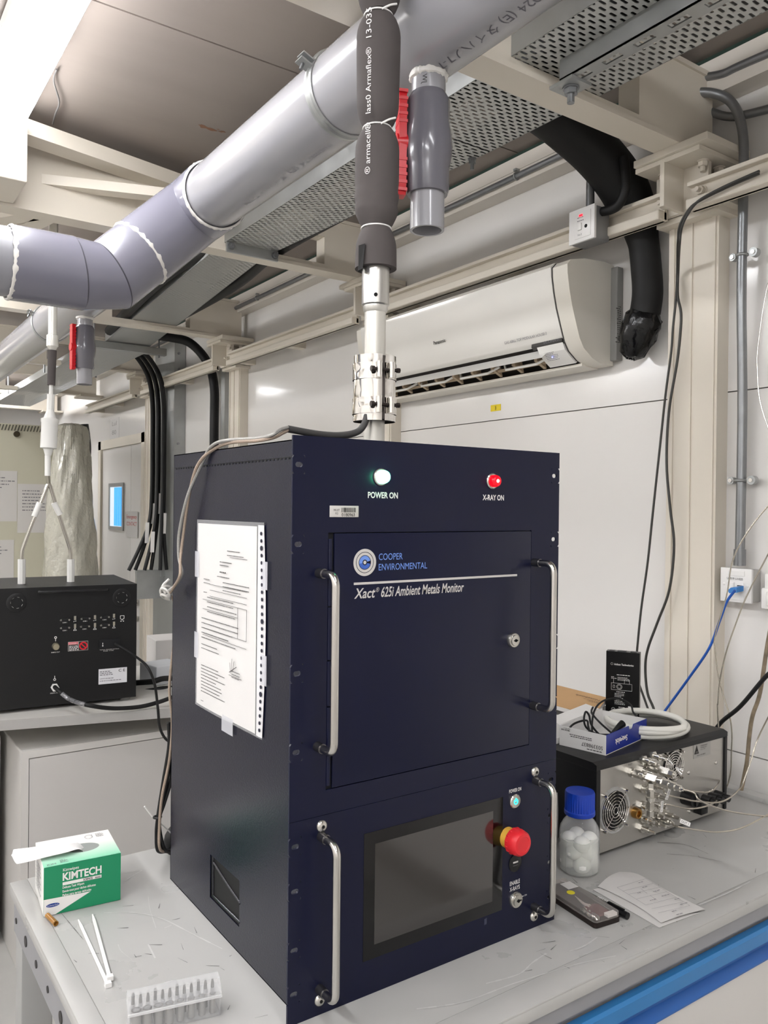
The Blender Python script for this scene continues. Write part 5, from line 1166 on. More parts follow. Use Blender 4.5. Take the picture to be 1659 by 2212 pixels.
tag(B().slab([Vector((q[0], q[1], gt+.0004)) for q in ((.70, .235), (.86, .245), (.99, .36), (.80, .385), (.72, .385))], Z*.0118).o('paper_stack', mat('paper_edges', '#dcdad8', .7), smooth=False), 'stack of white paper under the dark folder behind the analyser', 'paper')
tag(B().slab([pt(1195, 1842, Y=.195), pt(1233, 1800, Y=.225), pt(1234, 1700, Y=.235), pt(1228, 1690, Y=.235), pt(1205, 1712, Y=.205), pt(1190, 1718, Y=.19)], (.0012, .001, 0)).o('leaning_sheet', paper, smooth=False), 'white printed sheet standing between the blue analyser and the calibrator', 'paper')

# ------------------------------------------------------------------ bottle of white balls
bc = Vector((.652, .098, 0)); bo = thing('lab_bottle', 'glass laboratory bottle with blue screw cap in front of the calibrator', 'bottle', bc)
gl = glassmat('bottle_glass', '#ffffff', .02, .93)
outer = [(0, .0008), (.030, .0008), (.0345, .004), (.0362, .010), (.0363, .070), (.0345, .080), (.0290, .090), (.0235, .097), (.0205, .104), (.0205, .128), (.0190, .128)]
inner = [(.0188, .126), (.0188, .105), (.0218, .0975), (.0272, .0895), (.0325, .0795), (.0342, .070), (.0342, .011), (.0320, .006), (.0270, .0045), (0, .0045)]
B().lathe(outer+inner, bc, Z, 48, False).o('glass', gl, bo)
capm = mat('blue_cap', '#1740b4', .4); b = B(); n = 72; prof = [(.0272, .1035), (.0278, .105), (.0278, .1105), (.0266, .1120), (.0266, .142), (.0256, .1455), (0, .1456)]
b.lathe(prof, bc, Z, n)
for v in b.bm.verts:
    d = Vector((v.co.x-bc.x, v.co.y-bc.y, 0))
    if .111 < v.co.z < .143 and d.length > .02:
        k = round(math.atan2(d.y, d.x)/(2*PI)*n); v.co += d.normalized()*(-.0008 if k % 2 else .0004)
B().lathe([(.0186, .1265), (.0186, .130), (.0255, .130), (.0255, .106), (.0272, .106)], bc, Z, 32, False).o('cap_inner', capm, bo)
b.o('cap', capm, bo)
B().cyl(bc+Z*.0048, bc+Z*.061, .0340, seg=40).o('cloudy_liquid', glassmat('cloudy_liquid', '#eef0ea', .1, .80), bo)
bm_ = mat('cotton_white', '#f4f4ee', .6); pos = []
rr = random.Random(21)
lay = [(.014, 4, .019), (.034, 4, .0185), (.053, 4, .018)]; ki = 0
for zz, n, ro in lay:
    for k in range(n):
        a = 2*PI*(k+.5*ki)/n-.6; p = bc+Vector((math.cos(a)*ro, math.sin(a)*ro, zz+.004+rr.uniform(-.002, .002)))
        pos.append((p, a))
    ki += 1
nm = ['bottom layer', 'middle layer', 'top layer']
sd = ['facing right', 'facing the wall', 'facing left', 'facing the front']
for i, (p, a) in enumerate(pos):
    tag(B().sphere(p, .0155, (1.0+.08*rr.random(), 1, .85+.15*rr.random()), 18).o('white_ball', bm_), f'white ball in the glass bottle, {nm[i//4]}, {sd[i%4]}', 'ball', 'white balls in the glass bottle')

# ------------------------------------------------------------------ pen, specimen case and folded forms at the right front
pa, pb_ = pt(1211, 1902, Z=.006), pt(1356, 1979, Z=.006); pd = (pb_-pa).normalized(); L = (pb_-pa).length
pe = thing('ballpoint_pen', 'pen with white tip and dark clear barrel lying between the dark case and the papers', 'pen', (pa+pb_)/2)
B().lathe([(.0008, 0), (.0012, .004), (.0042, .020), (.0052, .028)], pa, pd, 20).o('tip', white, pe)
B().lathe([(.0052, .0285), (.0056, .05), (.0056, L*.72)], pa, pd, 20).o('barrel', mat('smoke_barrel', '#55544f', .15), pe)
B().lathe([(.0056, L*.725), (.0058, L*.80), (.0056, L)], pa, pd, 20).o('clicker_end', blackpl, pe)
s = Vector((pd.y, -pd.x, 0)); B().slab([pa+pd*L*.73+Z*.0058-s*.0018, pa+pd*L*.73+Z*.0058+s*.0018, pa+pd*L*.95+Z*.0058+s*.0018, pa+pd*L*.95+Z*.0058-s*.0018], (0, 0, .002)).o('clip', blackpl, pe, smooth=False)
b = B(); text(b, 'HKUST', pa+pd*L*.58+s*.0022+Z*.0058, pd, -s, h=.0050, w=.021, bold=.02); b.o('lettering', wink, pe, smooth=False)
cs2 = thing('specimen_case', 'flat dark brown case with clear lid and yellow dot beside the pen', 'case', (.545, .02, 0))
R2 = math.radians(12); cu = Vector((math.sin(R2)*.3+.05, 1, 0)).normalized(); cv2 = Vector((cu.y, -cu.x, 0)); co = Vector((.513, -.058, 0)); CL, CWD = .135, .055
dk = mat('dark_brown_plastic', '#1b100d', .25)
def cc(u, v, w): return co+cu*u+cv2*v+Z*w
def rrect(u0, u1, v0, v1, r, w, n=5):
    P = []
    for cx, cy, a0 in ((u1-r, v1-r, 0), (u0+r, v1-r, PI/2), (u0+r, v0+r, PI), (u1-r, v0+r, 1.5*PI)):
        for k in range(n+1): a = a0+PI/2*k/n; P.append(cc(cx+r*math.cos(a), cy+r*math.sin(a), w))
    return P
B().slab(rrect(0, CL, 0, CWD, .006, .0004), (0, 0, .0075)).o('base', dk, cs2, smooth=False)
B().slab(rrect(.001, CL-.001, .001, CWD-.001, .006, .0082), (0, 0, .0075)).o('lid', glassmat('clear_lid', '#e6e0dc', .05, .93), cs2, smooth=False)
B().slab(rrect(.004, CL-.004, .004, CWD-.004, .005, .0083), (0, 0, .0012)).o('dark_liner', mat('liner', '#2e2622', .6), cs2, smooth=False)
B().slab([cc(.086+.0068*math.cos(a), .026+.0068*math.sin(a), .0159) for a in [2*PI*k/24 for k in range(24)]], Z*.0004).o('yellow_dot', mat('yellow_dot', '#e3d52a', .5), cs2, smooth=False)
B().slab([cc(.096, .030, .0159), cc(.118, .030, .0159), cc(.118, .052, .0159), cc(.096, .052, .0159)], Z*.0003).o('white_label', paper, cs2, smooth=False)
tag(B().slab(rrect(.012, .044, .012, .044, .006, .0098), Z*.003).o('red_specimen', mat('dark_red', '#5c1a1c', .4), smooth=False), 'dark red piece inside the flat clear-lidded case', 'specimen')
tag(B().tube([cc(.040, .026, .0122), cc(.052, .024, .0122), cc(.080, .030, .0118)], .0028, 10, 5, rad=lambda u: .0034*(1-u)+.0006).o('white_stirrer', mat('pale_plastic', '#c9bfb8', .4)), 'thin pale pointed tool inside the flat clear-lidded case', 'tool')
b = B(); rr = random.Random(8); nn = 10; G = []
for i in range(nn+1):
    G.append([b.bm.verts.new(cc(.003+.038*j/nn, .004+.012*i/nn, .0105+rr.uniform(0, .0042))) for j in range(nn+1)])
for i in range(nn):
    for j in range(nn): b.bm.faces.new((G[i][j], G[i+1][j], G[i+1][j+1], G[i][j+1]))
tag(b.o('foil', mat('crumpled_foil', '#e4e2de', .15, 1), smooth=False), 'crumpled silver foil along the edge inside the flat case', 'foil')
tag(B().slab(rrect(.003, .013, .030, .050, .001, .0098), Z*.0042).o('eraser', white, smooth=False), 'small white block at the end inside the flat case', 'block')
ff_ = thing('folded_forms', 'folded printed paper forms lying at the front right of the bench', 'paper', (.66, -.03, 0))
def sheet(px, name, z, th=.0006, parent=ff_):
    P = [pt(x, y, Z=z) for x, y in px]; return B().slab(P, Z*th).o(name, paper, parent, smooth=False)
sheet([(1281, 1922), (1310, 1915), (1480, 1975), (1512, 1972), (1424, 2004)], 'lower_sheet', .0006)
b = B(); n = 10
l = [(1291, 1914), (1320, 1926), (1380, 1958), (1428, 1992)]; r_ = [(1338, 1882), (1378, 1887), (1440, 1922), (1524, 1963)]
Lp = smooth_path([pt(x, y, Z=.004) for x, y in l], 5); Rp = smooth_path([pt(x, y, Z=.004) for x, y in r_], 5); G = []
for i, (p, q) in enumerate(zip(Lp, Rp)):
    u = i/(len(Lp)-1); G.append([b.bm.verts.new(p+(q-p)*(j/6)+Z*(.0045*math.sin(PI*j/6)*(1-u*.6)-.001)) for j in range(7)])
for p, q in zip(G, G[1:]):
    for j in range(6): b.bm.faces.new((p[j], p[j+1], q[j+1], q[j]))
up2 = b.o('upper_sheet', paper, ff_)
b = B(); 
def tline(x0, y0, x1, y1, w=.0005, z=.0078):
    p, q = pt(x0, y0, Z=z), pt(x1, y1, Z=z); e = (q-p).normalized().cross(Z)*w/2; b.quad(p-e, p+e, q+e, q-e)
for a in ((1333, 1917, 1395, 1898), (1345, 1925, 1412, 1908), (1358, 1932, 1426, 1916), (1375, 1942, 1440, 1926), (1395, 1955, 1462, 1938), (1408, 1963, 1476, 1948), (1422, 1972, 1490, 1956), (1333, 1917, 1395, 1955), (1395, 1898, 1490, 1956), (1385, 1920, 1398, 1930), (1404, 1934, 1420, 1945)): tline(*a)
for x, y in ((1380, 1908), (1388, 1918), (1378, 1930), (1412, 1927), (1430, 1937), (1405, 1946), (1458, 1944), (1470, 1955), (1452, 1970), (1462, 1977)):
    p = pt(x, y, Z=.0079); d = (pt(x+40, y-11, Z=.0079)-p).normalized(); marks(b, p, d, Z.cross(d), 1, .014, .003, .0016, seed=x)
b.o('form_print', greyink, up2, smooth=False)
# ------------------------------------------------------------------ second bench and the black instrument at the left
def ptn(x, y, p0, n):
    d = rt*((x-829.5)/FPX)-up*((y-1106)/FPX)+fw; return CAM+d*((Vector(p0)-CAM).dot(n)/d.dot(n))
I0 = Vector((.385, 1.802, .012)); IU = Vector((.9953, -.0966, 0)); IN = Vector((-.0966, -.9953, 0)); IW, IH, ID = .545, .381, .40
bn = thing('black_analyser', 'black bench instrument with rear connectors, left behind the tall blue analyser', 'instrument', I0-IU*IW*.5)
def ip(px, py, out=0): return ptn(px, py, I0+IN*out, IN)
def iq(u, w, out=0): return I0-IU*u+Z*w+IN*out     # u metres left of the right edge
B().slab([iq(0, 0), iq(IW, 0), iq(IW, 0)-IN*ID, iq(0, 0)-IN*ID], (0, 0, IH)).o('case', blackpc, bn, smooth=False)
for u in (.03, IW-.03):
    for w in (.03, ID-.05): B().cyl(iq(u, -.0115)-IN*w, iq(u, 0)-IN*w, .016, seg=18).o('foot', mat('grey_foot', '#8f8f8c', .5), bn)
def at(px, py): return ip(px, py, .0005)
hp = [ip(85, 1279), ip(85, 1279, .03), ip(100, 1279, .035), ip(215, 1275, .035), ip(231, 1274, .03), ip(231, 1274)]
B().tube(hp, .0048, 12, 5).o('carry_handle', mat('black_handle', '#1b1b1d', .25), bn)
for px, py in ((36, 1302), (263, 1291)):
    c = at(px, py); f = B().lathe([(.030, 0), (.030, .002), (.026, .003), (.018, .003)], c, IN, 32, False).o('fan_grille', blackpl, bn)
    b = B()
    for k in range(7):
        a = 2*PI*k/7+.2
        P = [c+IN*.001+IU*math.cos(a+t)*r_+Z*math.sin(a+t)*r_ for t, r_ in ((0, .0205), (.42, .0205), (.42, .0175), (0, .0175))]
        b.slab(P, IN*.0006)
    b.o('lit_slot', mat('slot_light', '#d8d7d2', .4), f, smooth=False)
for i, (px, py) in enumerate(((140, 1339), (184, 1336), (226, 1333), (140, 1356), (183, 1353), (226, 1350))):
    c = at(px, py); b = B().slab([c-IU*.0085-Z*.004, c+IU*.0085-Z*.004, c+IU*.010+Z*.004, c-IU*.010+Z*.004], IN*.004)
    f = b.o('serial_port', mat('port_black', '#17171a', .4), bn, smooth=False)
    B().cyl(c-IU*.0125, c-IU*.0125+IN*.007, .0035, seg=6).cyl(c+IU*.0125, c+IU*.0125+IN*.007, .0035, seg=6).o('port_screw', steelb, f)
    b = B(); text(b, 'COM 1', at(px, py)-IU*.007-Z*.0105, IU, Z, h=.0035, w=.013, bold=.02); b.o('lettering', wink, f, smooth=False)
for px, py in ((162, 1335), (205, 1333), (246, 1330), (162, 1352), (205, 1350), (246, 1347)):
    c = at(px, py); b = B().slab([c-IU*.0032-Z*.0065, c+IU*.0032-Z*.0065, c+IU*.0032+Z*.0065, c-IU*.0032+Z*.0065], IN*.003)
    f = b.o('usb_socket', mat('usb_metal', '#c8c2b4', .3, .7), bn, smooth=False)
    if py < 1340:
        b = B().box((0, 0, 0), (1e-4, 1e-4, 1e-4)); b = B(); q = c-Z*.0115; b.slab([q-IU*.004, q+IU*.004, q+IU*.004+Z*.001, q-IU*.004+Z*.001], IN*.0004).cyl(q-IU*.004, q-IU*.004+IN*.001, .0012, seg=8).cyl(q+IU*.003+Z*.002, q+IU*.003+Z*.002+IN*.001, .0010, seg=8)
    else:
        q = c-Z*.015; b = B()
        for a, e in (((-.005, 0), (.005, 0)), ((.005, 0), (0, .008)), ((0, .008), (-.005, 0))):
            p1 = q+IU*a[0]+Z*a[1]; p2 = q+IU*e[0]+Z*e[1]; w = (p2-p1).normalized().cross(IN)*.0006; b.slab([p1-w, p1+w, p2+w, p2-w], IN*.0003)
        b.slab([q-IU*.0004+Z*.0018, q+IU*.0004+Z*.0018, q+IU*.0004+Z*.005, q-IU*.0004+Z*.005], IN*.0003)
    b.o('port_symbol', wink, f, smooth=False)
c = at(264, 1333); b = B()
for a, e in (((-.006, -.005), (-.003, -.007)), ((-.003, -.007), (.003, -.007)), ((.003, -.007), (.006, -.005)), ((.006, -.005), (.006, .005)), ((.006, .005), (-.006, .005)), ((-.006, .005), (-.006, -.005))):
    p1 = c+IU*a[0]+Z*a[1]; p2 = c+IU*e[0]+Z*e[1]; w = (p2-p1).normalized().cross(IN)*.0008; b.slab([p1-w, p1+w, p2+w, p2-w], IN*.0005)
for dx in (-.004, .004): b.slab([c+IU*(dx-.0018)-Z*.015, c+IU*(dx+.0018)-Z*.015, c+IU*(dx+.0018)-Z*.012, c+IU*(dx-.0018)-Z*.012], IN*.0005)
b.slab([c-IU*.0015-Z*.0105, c+IU*.0015-Z*.0105, c+IU*.0015-Z*.0085, c-IU*.0015-Z*.0085], IN*.0005)
b.o('network_port', wink, bn, smooth=False)
for px, py, fin in ((120, 1396, 'brass_connector'), (118, 1484, 'white_gland')):
    c = at(px, py)
    if fin[0] == 'b': B().lathe([(.0115, 0), (.0115, .006), (.0095, .010), (.0095, .018), (0, .018)], c, IN, 24).o(fin, mat('brassy', '#c9bfa4', .3, .8), bn)
    else: B().cyl(c, c+IN*.016, .0125, seg=6).cyl(c+IN*.016, c+IN*.024, .0095, seg=18).o(fin, white, bn)
    q = c+Z*(.024 if fin[0] == 'b' else .028); b = B(); s = 1 if fin[0] == 'b' else -1
    P = [(q+Z*s*.004+IU*math.cos(a)*r_+Z*math.sin(a)*r_) for r_ in (1,) for a in (0,)]
    V = [(b.bm.verts.new(q+Z*s*.004+(IU*math.cos(a)+Z*math.sin(a))*.0022), b.bm.verts.new(q+Z*s*.004+(IU*math.cos(a)+Z*math.sin(a))*.0040)) for a in [2*PI*k/20 for k in range(20)]]
    for k in range(20): b.bm.faces.new((V[k][0], V[k][1], V[(k+1) % 20][1], V[(k+1) % 20][0]))
    b.slab([q-IU*.0009-Z*s*.008, q+IU*.0009-Z*s*.008, q+IU*.0009, q-IU*.0009], IN*.0003); text(b, 'SHEATH OUT' if fin[0] == 'w' else 'SAMPLE OUT', c-IU*.013-Z*.021, IU, Z, h=.0035, w=.026, bold=.01); b.o('port_symbol', wink, bn, smooth=False)
# warning label, mains inlet, rating plate
def plate(name, c0, c1, m, out=.0006, parent=bn):
    """plate from its upper-left to lower-right photo corner"""
    a, c = at(*c0), at(*c1); w = (c-a).dot(IU); h = a.z-c.z
    return B().slab([a, a+IU*w, a+IU*w-Z*h, a-Z*h], IN*out).o(name, m, parent, smooth=False), a, w, h
wl_, a, w, h = plate('warning_label', (147, 1387), (190, 1404), mat('label_silver', '#b9b5b0', .4))
b = B(); b.slab([a+IU*.001-Z*.001+IN*.0007, a+IU*w*.5+IN*.0007-Z*.001, a+IU*w*.5-Z*h*.30+IN*.0007, a+IU*.001-Z*h*.30+IN*.0007], IN*.0002); b.o('red_band', mat('label_pink', '#d8707a', .5), wl_, smooth=False)
b = B(); b.slab([a+IU*.001-Z*h*.32+IN*.0007, a+IU*w*.5-Z*h*.32+IN*.0007, a+IU*w*.5-Z*(h-.001)+IN*.0007, a+IU*.001-Z*(h-.001)+IN*.0007], IN*.0002).slab([a+IU*w*.53-Z*.001+IN*.0007, a+IU*(w-.001)-Z*.001+IN*.0007, a+IU*(w-.001)-Z*(h-.001)+IN*.0007, a+IU*w*.53-Z*(h-.001)+IN*.0007], IN*.0002); b.o('black_field', ink, wl_, smooth=False)
b = B(); marks(b, a+IU*.003-Z*h*.5+IN*.0012, IU, Z, 4, w*.44, .0042, .0022, seed=2); text(b, 'DANGER', a+IU*.004-Z*h*.25+IN*.001, IU, Z, h=.0035, w=w*.36); b.o('lettering', wink, wl_, smooth=False)
c = a+IU*w*.765-Z*h*.5+IN*.0011; b = B()
V = [(b.bm.verts.new(c+(IU*math.cos(t)+Z*math.sin(t))*h*.30), b.bm.verts.new(c+(IU*math.cos(t)+Z*math.sin(t))*h*.43)) for t in [2*PI*k/30 for k in range(30)]]
for k in range(30): b.bm.faces.new((V[k][0], V[k][1], V[(k+1) % 30][1], V[(k+1) % 30][0]))
e = (IU-Z).normalized(); f = (IU+Z).normalized()*.0016; b.slab([c-e*h*.32-f, c-e*h*.32+f, c+e*h*.32+f, c+e*h*.32-f], IN*.0002); b.o('red_prohibition', mat('sign_red', '#d02030', .4), wl_, smooth=False)
mi, a, w, h = plate('mains_inlet', (214, 1382), (258, 1398), mat('inlet_black', '#1c1c1f', .35), .004)
b = B(); q = a+IU*w*.17-Z*h*.55+IN*.0045; b.slab([q-IU*.001, q+IU*.001, q+IU*.001+Z*.006, q-IU*.001+Z*.006], IN*.0004).cyl(q-Z*.004, q-Z*.004+IN*.0005, .0022, seg=14); text(b, 'TOTAL POWER RATING', a+IU*.002-Z*(h+.006), IU, Z, h=.0028, w=w*.95); text(b, 'FUSE TYPE', a+IU*.014-Z*(h+.0105), IU, Z, h=.0028, w=w*.5); b.o('lettering', wink, mi, smooth=False)
rp, a, w, h = plate('rating_plate', (213, 1446), (274, 1473), mat('plate_white', '#dcdce0', .4))
b = B(); marks(b, a+IU*.004-Z*.010+IN*.0008, IU, Z, 3, w*.55, .0055, .0026, seed=3); marks(b, a+IU*.004-Z*(h*.66)+IN*.0008, IU, Z, 2, w*.75, .0075, .0022, seed=4); b.o('print', greyink, rp, smooth=False)
b = B(); text(b, 'C E', a+IU*w*.70-Z*.013+IN*.0007, IU, Z, h=.0085, w=.021, bold=.01); b.o('lettering', ink, rp, smooth=False)
# inlet splitter standing on the instrument
sp = thing('inlet_splitter', 'Y-shaped steel inlet splitter with white tubes rising from the black instrument to the ceiling', 'pipe', (.13, 1.98, I0.z+IH))
QY = 1.98
def Q(x, y): return pt(x, y, Y=QY)
sst = mat('splitter_steel', '#b8b4ac', .22, .9); wtu = mat('white_tube_plastic', '#deddd9', .3); top = I0.z+IH
l1 = Q(47, 1232); l1.z = top; l2 = Q(153, 1230); l2.z = top
B().cyl(l1, Q(47, 1208), .0125, seg=8).o('socket_collar', wtu, sp); B().cyl(l2, Q(153, 1208), .0125, seg=8).o('socket_collar', wtu, sp)
apex = Q(105, 1045)
B().tube([Q(47, 1212), Q(48, 1190), Q(55, 1168), Q(70, 1128), Q(88, 1085), Q(101, 1052), apex], .0062, 14, 5).o('left_leg', sst, sp)
B().tube([Q(153, 1212), Q(152, 1190), Q(145, 1166), Q(133, 1130), Q(119, 1085), Q(109, 1052), apex], .0062, 14, 5).o('right_leg', sst, sp)
B().cyl(Q(74, 1116), Q(86, 1086), .0098, seg=16).o('white_sleeve', wtu, sp); B().cyl(Q(116, 1086), Q(130, 1112), .0098, seg=16).o('white_sleeve', wtu, sp)
B().cyl(apex, Q(103, 1024), .0066, seg=14).o('neck', mat('olive_metal', '#8c887c', .35, .7), sp)
B().cyl(Q(103, 1028), Q(103, 984), .0095, seg=10).o('lower_collar', wtu, sp)
ch = [(Q(104, 984), .0100), (Q(105, 970), .0165), (Q(105, 968), .0265), (Q(107, 914), .0265), (Q(107, 911), .0285), (Q(107, 905), .0285), (Q(107, 903), .0200), (Q(109, 884), .0105)]
b = B(); x0 = ch[0][0]; b.lathe([(r_, (p-x0).length) for p, r_ in ch], x0, ch[-1][0]-x0, 28); b.o('white_filter_body', wtu, sp)
B().cyl(Q(109, 886), Q(110, 852), .0125, seg=8).o('upper_collar', wtu, sp)
B().cyl(Q(110, 856), Q(111, 828), .0066, seg=14).o('thin_tube', wtu, sp)
B().cyl(Q(110.5, 832), Q(113, 757), .0130, .0145, seg=16).o('black_sleeve', foam, sp)
B().lathe([(.0085, 0), (.0165, .016), (.0195, .018), (.0195, .055), (.0145, .057), (.0145, .50)], Q(113, 760), Q(114, 660)-Q(113, 760), 10).o('white_hex_tube', mat('pale_tube', '#dedcd4', .25, .3), sp)

# second bench with cabinets under it
b2 = thing('side_bench', 'pale grey bench top under the black instrument at the left', 'bench', (.2, 2.05, FZ))
A0, A1 = Vector((-1.2, 2.067, 0)), Vector((1.28, 1.42, 0)); ad = (A1-A0).normalized(); an_ = Vector((-ad.y, ad.x, 0))
A1 = A0+ad*2.45
B().slab([A0, A1, A1+an_*.75, A0+an_*.75], (0, 0, -.030)).o('worktop', mat('pale_bench', '#cfccc7', .4, var=.02, vscale=6), b2, smooth=False)
B().slab([A0-an_*.001, A1-an_*.001, A1+an_*.0, A0+an_*.0], (0, 0, -.031)).o('front_edge', mat('pale_bench_edge', '#a9a7a4', .45), b2, smooth=False)
for p in (A0+ad*.05+an_*.08, A0+ad*2.38+an_*.68, A0+ad*.05+an_*.68): B().box(p+Vector((-.025, -.025, FZ)), p+Vector((.025, .025, -.031))).o('leg', bench_d, b2, smooth=False)
def cabinet(x0, x1, y0, y1, z1, label, door=True):
    t = thing('base_cabinet', label, 'cabinet', ((x0+x1)/2, (y0+y1)/2, FZ)); 
    B().box((x0, y0+.012, FZ), (x1, y1, z1), .004).box((x0, y0, FZ+.03), (x0+.022, y0+.012, z1)).box((x1-.022, y0, FZ+.03), (x1, y0+.012, z1)).box((x0+.022, y0, z1-.022), (x1-.022, y0+.012, z1)).o('body', enamel, t, smooth=False)
    d = B().box((x0+.024, y0+.001, FZ+.04), (x1-.024, y0+.011, z1-.025), .001).o('door', mat('cabinet_door', '#cbc8c5', .4, var=.02, vscale=3), t, smooth=False)
    B().box((x1-.07, y0-.006, z1-.20), (x1-.06, y0+.001, z1-.12), .002).o('door_handle', galv, d)
    return t
cabinet(.015, .66, 1.74, 2.25, -.10, 'white metal cabinet under the pale bench, behind the wiper box')
cabinet(-.72, -.005, 1.97, 2.42, -.10, 'white cabinet under the pale bench at the far left edge')
# cables around the instrument
tag(B().tube([ip(248, 1391, .006), ip(262, 1398, .03), ip(290, 1416, .06)]+pts([(318, 1440), (334, 1478), (341, 1530), (345, 1570), (356, 1594), (370, 1605)], Y=1.60), .0042, 10, 7).o('mains_cable', blackrub), 'black power cord from the mains inlet of the black instrument, hanging over the bench edge', 'cord')
t = thing('black_hose', 'thick black hose with white tape arcing from the white fitting of the black instrument', 'hose', ip(118, 1484, .03))
hp = [ip(118, 1484, .020), ip(128, 1493, .05), ip(150, 1510, .07)]+pts([(185, 1522), (240, 1530), (300, 1527), (345, 1516), (380, 1503)], Y=1.66)
B().tube(hp, .0068, 12, 7).o('hose', blackrub, t)
sp_ = smooth_path(hp, 7)
B().tube(sp_[9:22], .0071, 10, smooth=False).o('shiny_tape', mat('silver_tape', '#8d8d90', .15, .5, bump=.8, bscale=60, bdist=.01), t)
for k, (y_, x_) in enumerate(((1478, 300), (1500, 296))):
    tag(B().tube([pt(x_-6, y_-3, Y=1.98), pt(330, y_-6-k*2, Y=1.93), pt(352, y_-12, Y=1.92), pt(380, y_-13, Y=1.95)], .010, 10, 6).o('coiled_cable', blackrub), f'{"upper" if k == 0 else "lower"} thick black coiled cable on the bench right of the black instrument', 'cable')
tag(B().box((.50, 1.98, .0005), (.62, 2.10, .070), .003, rot=.2).o('white_box', mat('small_carton', '#d7dade', .5), smooth=False), 'small white and grey box on the bench beside the coiled cables', 'box')
tag(B().box((.58, 2.14, .0005), (.74, 2.30, .135), .003, rot=-.1).o('paper_stack', paper, smooth=False), 'white stack of paper behind the small box', 'paper')
# galvanised trunking with the black cable riser
t = thing('cable_trunking', 'tall grey galvanised trunking standing in front of the white wall behind the blue analyser', 'trunking', (1.36, 4.1, FZ))
B().box((1.325, 4.02, FZ), (1.398, 4.38, 1.70)).o('duct', galv, t, smooth=False)
B().box((1.30, 4.16, .20), (1.325, 4.22, 1.45)).o('front_fold', galv, t, smooth=False)
B().slab([(1.325, 4.02, 1.46), (1.27, 4.18, 1.50), (1.27, 4.18, 1.56), (1.325, 4.02, 1.56)], (0, .02, 0)).o('gusset', galv, t, smooth=False)
B().box((1.15, 4.18, .06), (1.325, 4.215, .245)).o('bottom_box', galv, t, smooth=False)
for zz in (1.62, 1.52, 1.05): B().cyl((1.352, 4.02, zz), (1.352, 4.012, zz), .008, seg=12).o('bolt', galvd, t)
rr = random.Random(4); rise = [(.98, 3.9, 1.605), (1.06, 3.95, 1.60), (1.15, 4.0, 1.55), (1.23, 4.05, 1.45), (1.272, 4.10, 1.30), (1.282, 4.12, 1.05), (1.282, 4.12, .75), (1.270, 4.11, .55), (1.24, 4.10, .38), (1.215, 4.10, .25)]
posn = ['leftmost', 'second', 'third', 'fourth', 'fifth', 'rightmost']
for k in range(6):
    ox = (k-2.5)*.0125-.022; oy = (k % 2)*.026-.013; P = []
    for i, p in enumerate(rise):
        s = (1, 1, 1, 1, 1, 1, 1, 1.2, 2.4, 3.6)[i]
        P.append(Vector(p)+Vector((-.022+(ox+.022)*s, -(ox+.022)*1.2+oy, 0)))
    c = tag(B().tube(P, .0115, 10, 6).o('riser_cable', blackrub), f'{posn[k]} thick black cable of the riser bending down beside the grey trunking', 'cable', 'black cables of the riser')
    if k != 4:
        zf = (.50, .60, .42, .68, 0, .54)[k]; q = smooth_path(P, 6); q = min(q, key=lambda v: abs(v.z-zf)); q2 = q+Vector((0, -.0135, 0))
        B().slab([q2+Vector((-.014, 0, -.07)), q2+Vector((.010, 0, -.07)), q2+Vector((.014, 0, .06)), q2+Vector((-.010, 0, .06))], (0, -.002, 0)).o('paper_flag', white, c, smooth=False)
t = thing('cable_ladder', 'vertical galvanised channel with a thick black cable, right of the grey trunking', 'channel', (1.37, 3.45, FZ))
B().box((1.365, 3.335, FZ), (1.395, 3.385, 1.44)).o('channel', galv, t, smooth=False)
B().box((1.372, 3.545, FZ), (1.395, 3.56, 1.50)).o('dark_strip', blackpl, t, smooth=False)
tag(B().tube([(1.02, 3.62, 1.625), (1.15, 3.61, 1.625), (1.25, 3.57, 1.60), (1.33, 3.52, 1.50), (1.357, 3.47, 1.36), (1.357, 3.46, 1.1), (1.357, 3.46, .4)], .026, 12, 6).o('riser_cable', blackrub), 'single thick black cable curving down beside the galvanised channel left of the white wall', 'cable')
# papers on the door and wall
tag(B().box((WX-.0015, 4.945, .418), (WX, 5.225, .612)).o('door_notice', paper, smooth=False), 'white notice with red words taped to the far door', 'notice')
nt_ = [o for o in COL.objects if o.name == 'door_notice'][0]
b = B(); text(b, 'Emergency', (WX-.0016, 5.205, .558), -Y, Z, h=.028, w=.24); text(b, 'CONTACT', (WX-.0016, 5.205, .505), -Y, Z, h=.028, w=.24); b.o('lettering', redink, nt_, smooth=False)
tag(B().box((WX-.0015, 5.42, 1.185), (WX, 5.65, 1.345)).o('wall_notice', paper, smooth=False), 'pale sign above the far door', 'notice')
nt_ = [o for o in COL.objects if o.name == 'wall_notice'][0]
b = B(); text(b, 'LuI', (WX-.0016, 5.60, 1.285), -Y, Z, h=.034, w=.12); text(b, '80', (WX-.0016, 5.60, 1.215), -Y, Z, h=.034, w=.11); b.o('lettering', mat('pale_grey_print', '#96938f', .6), nt_, smooth=False)
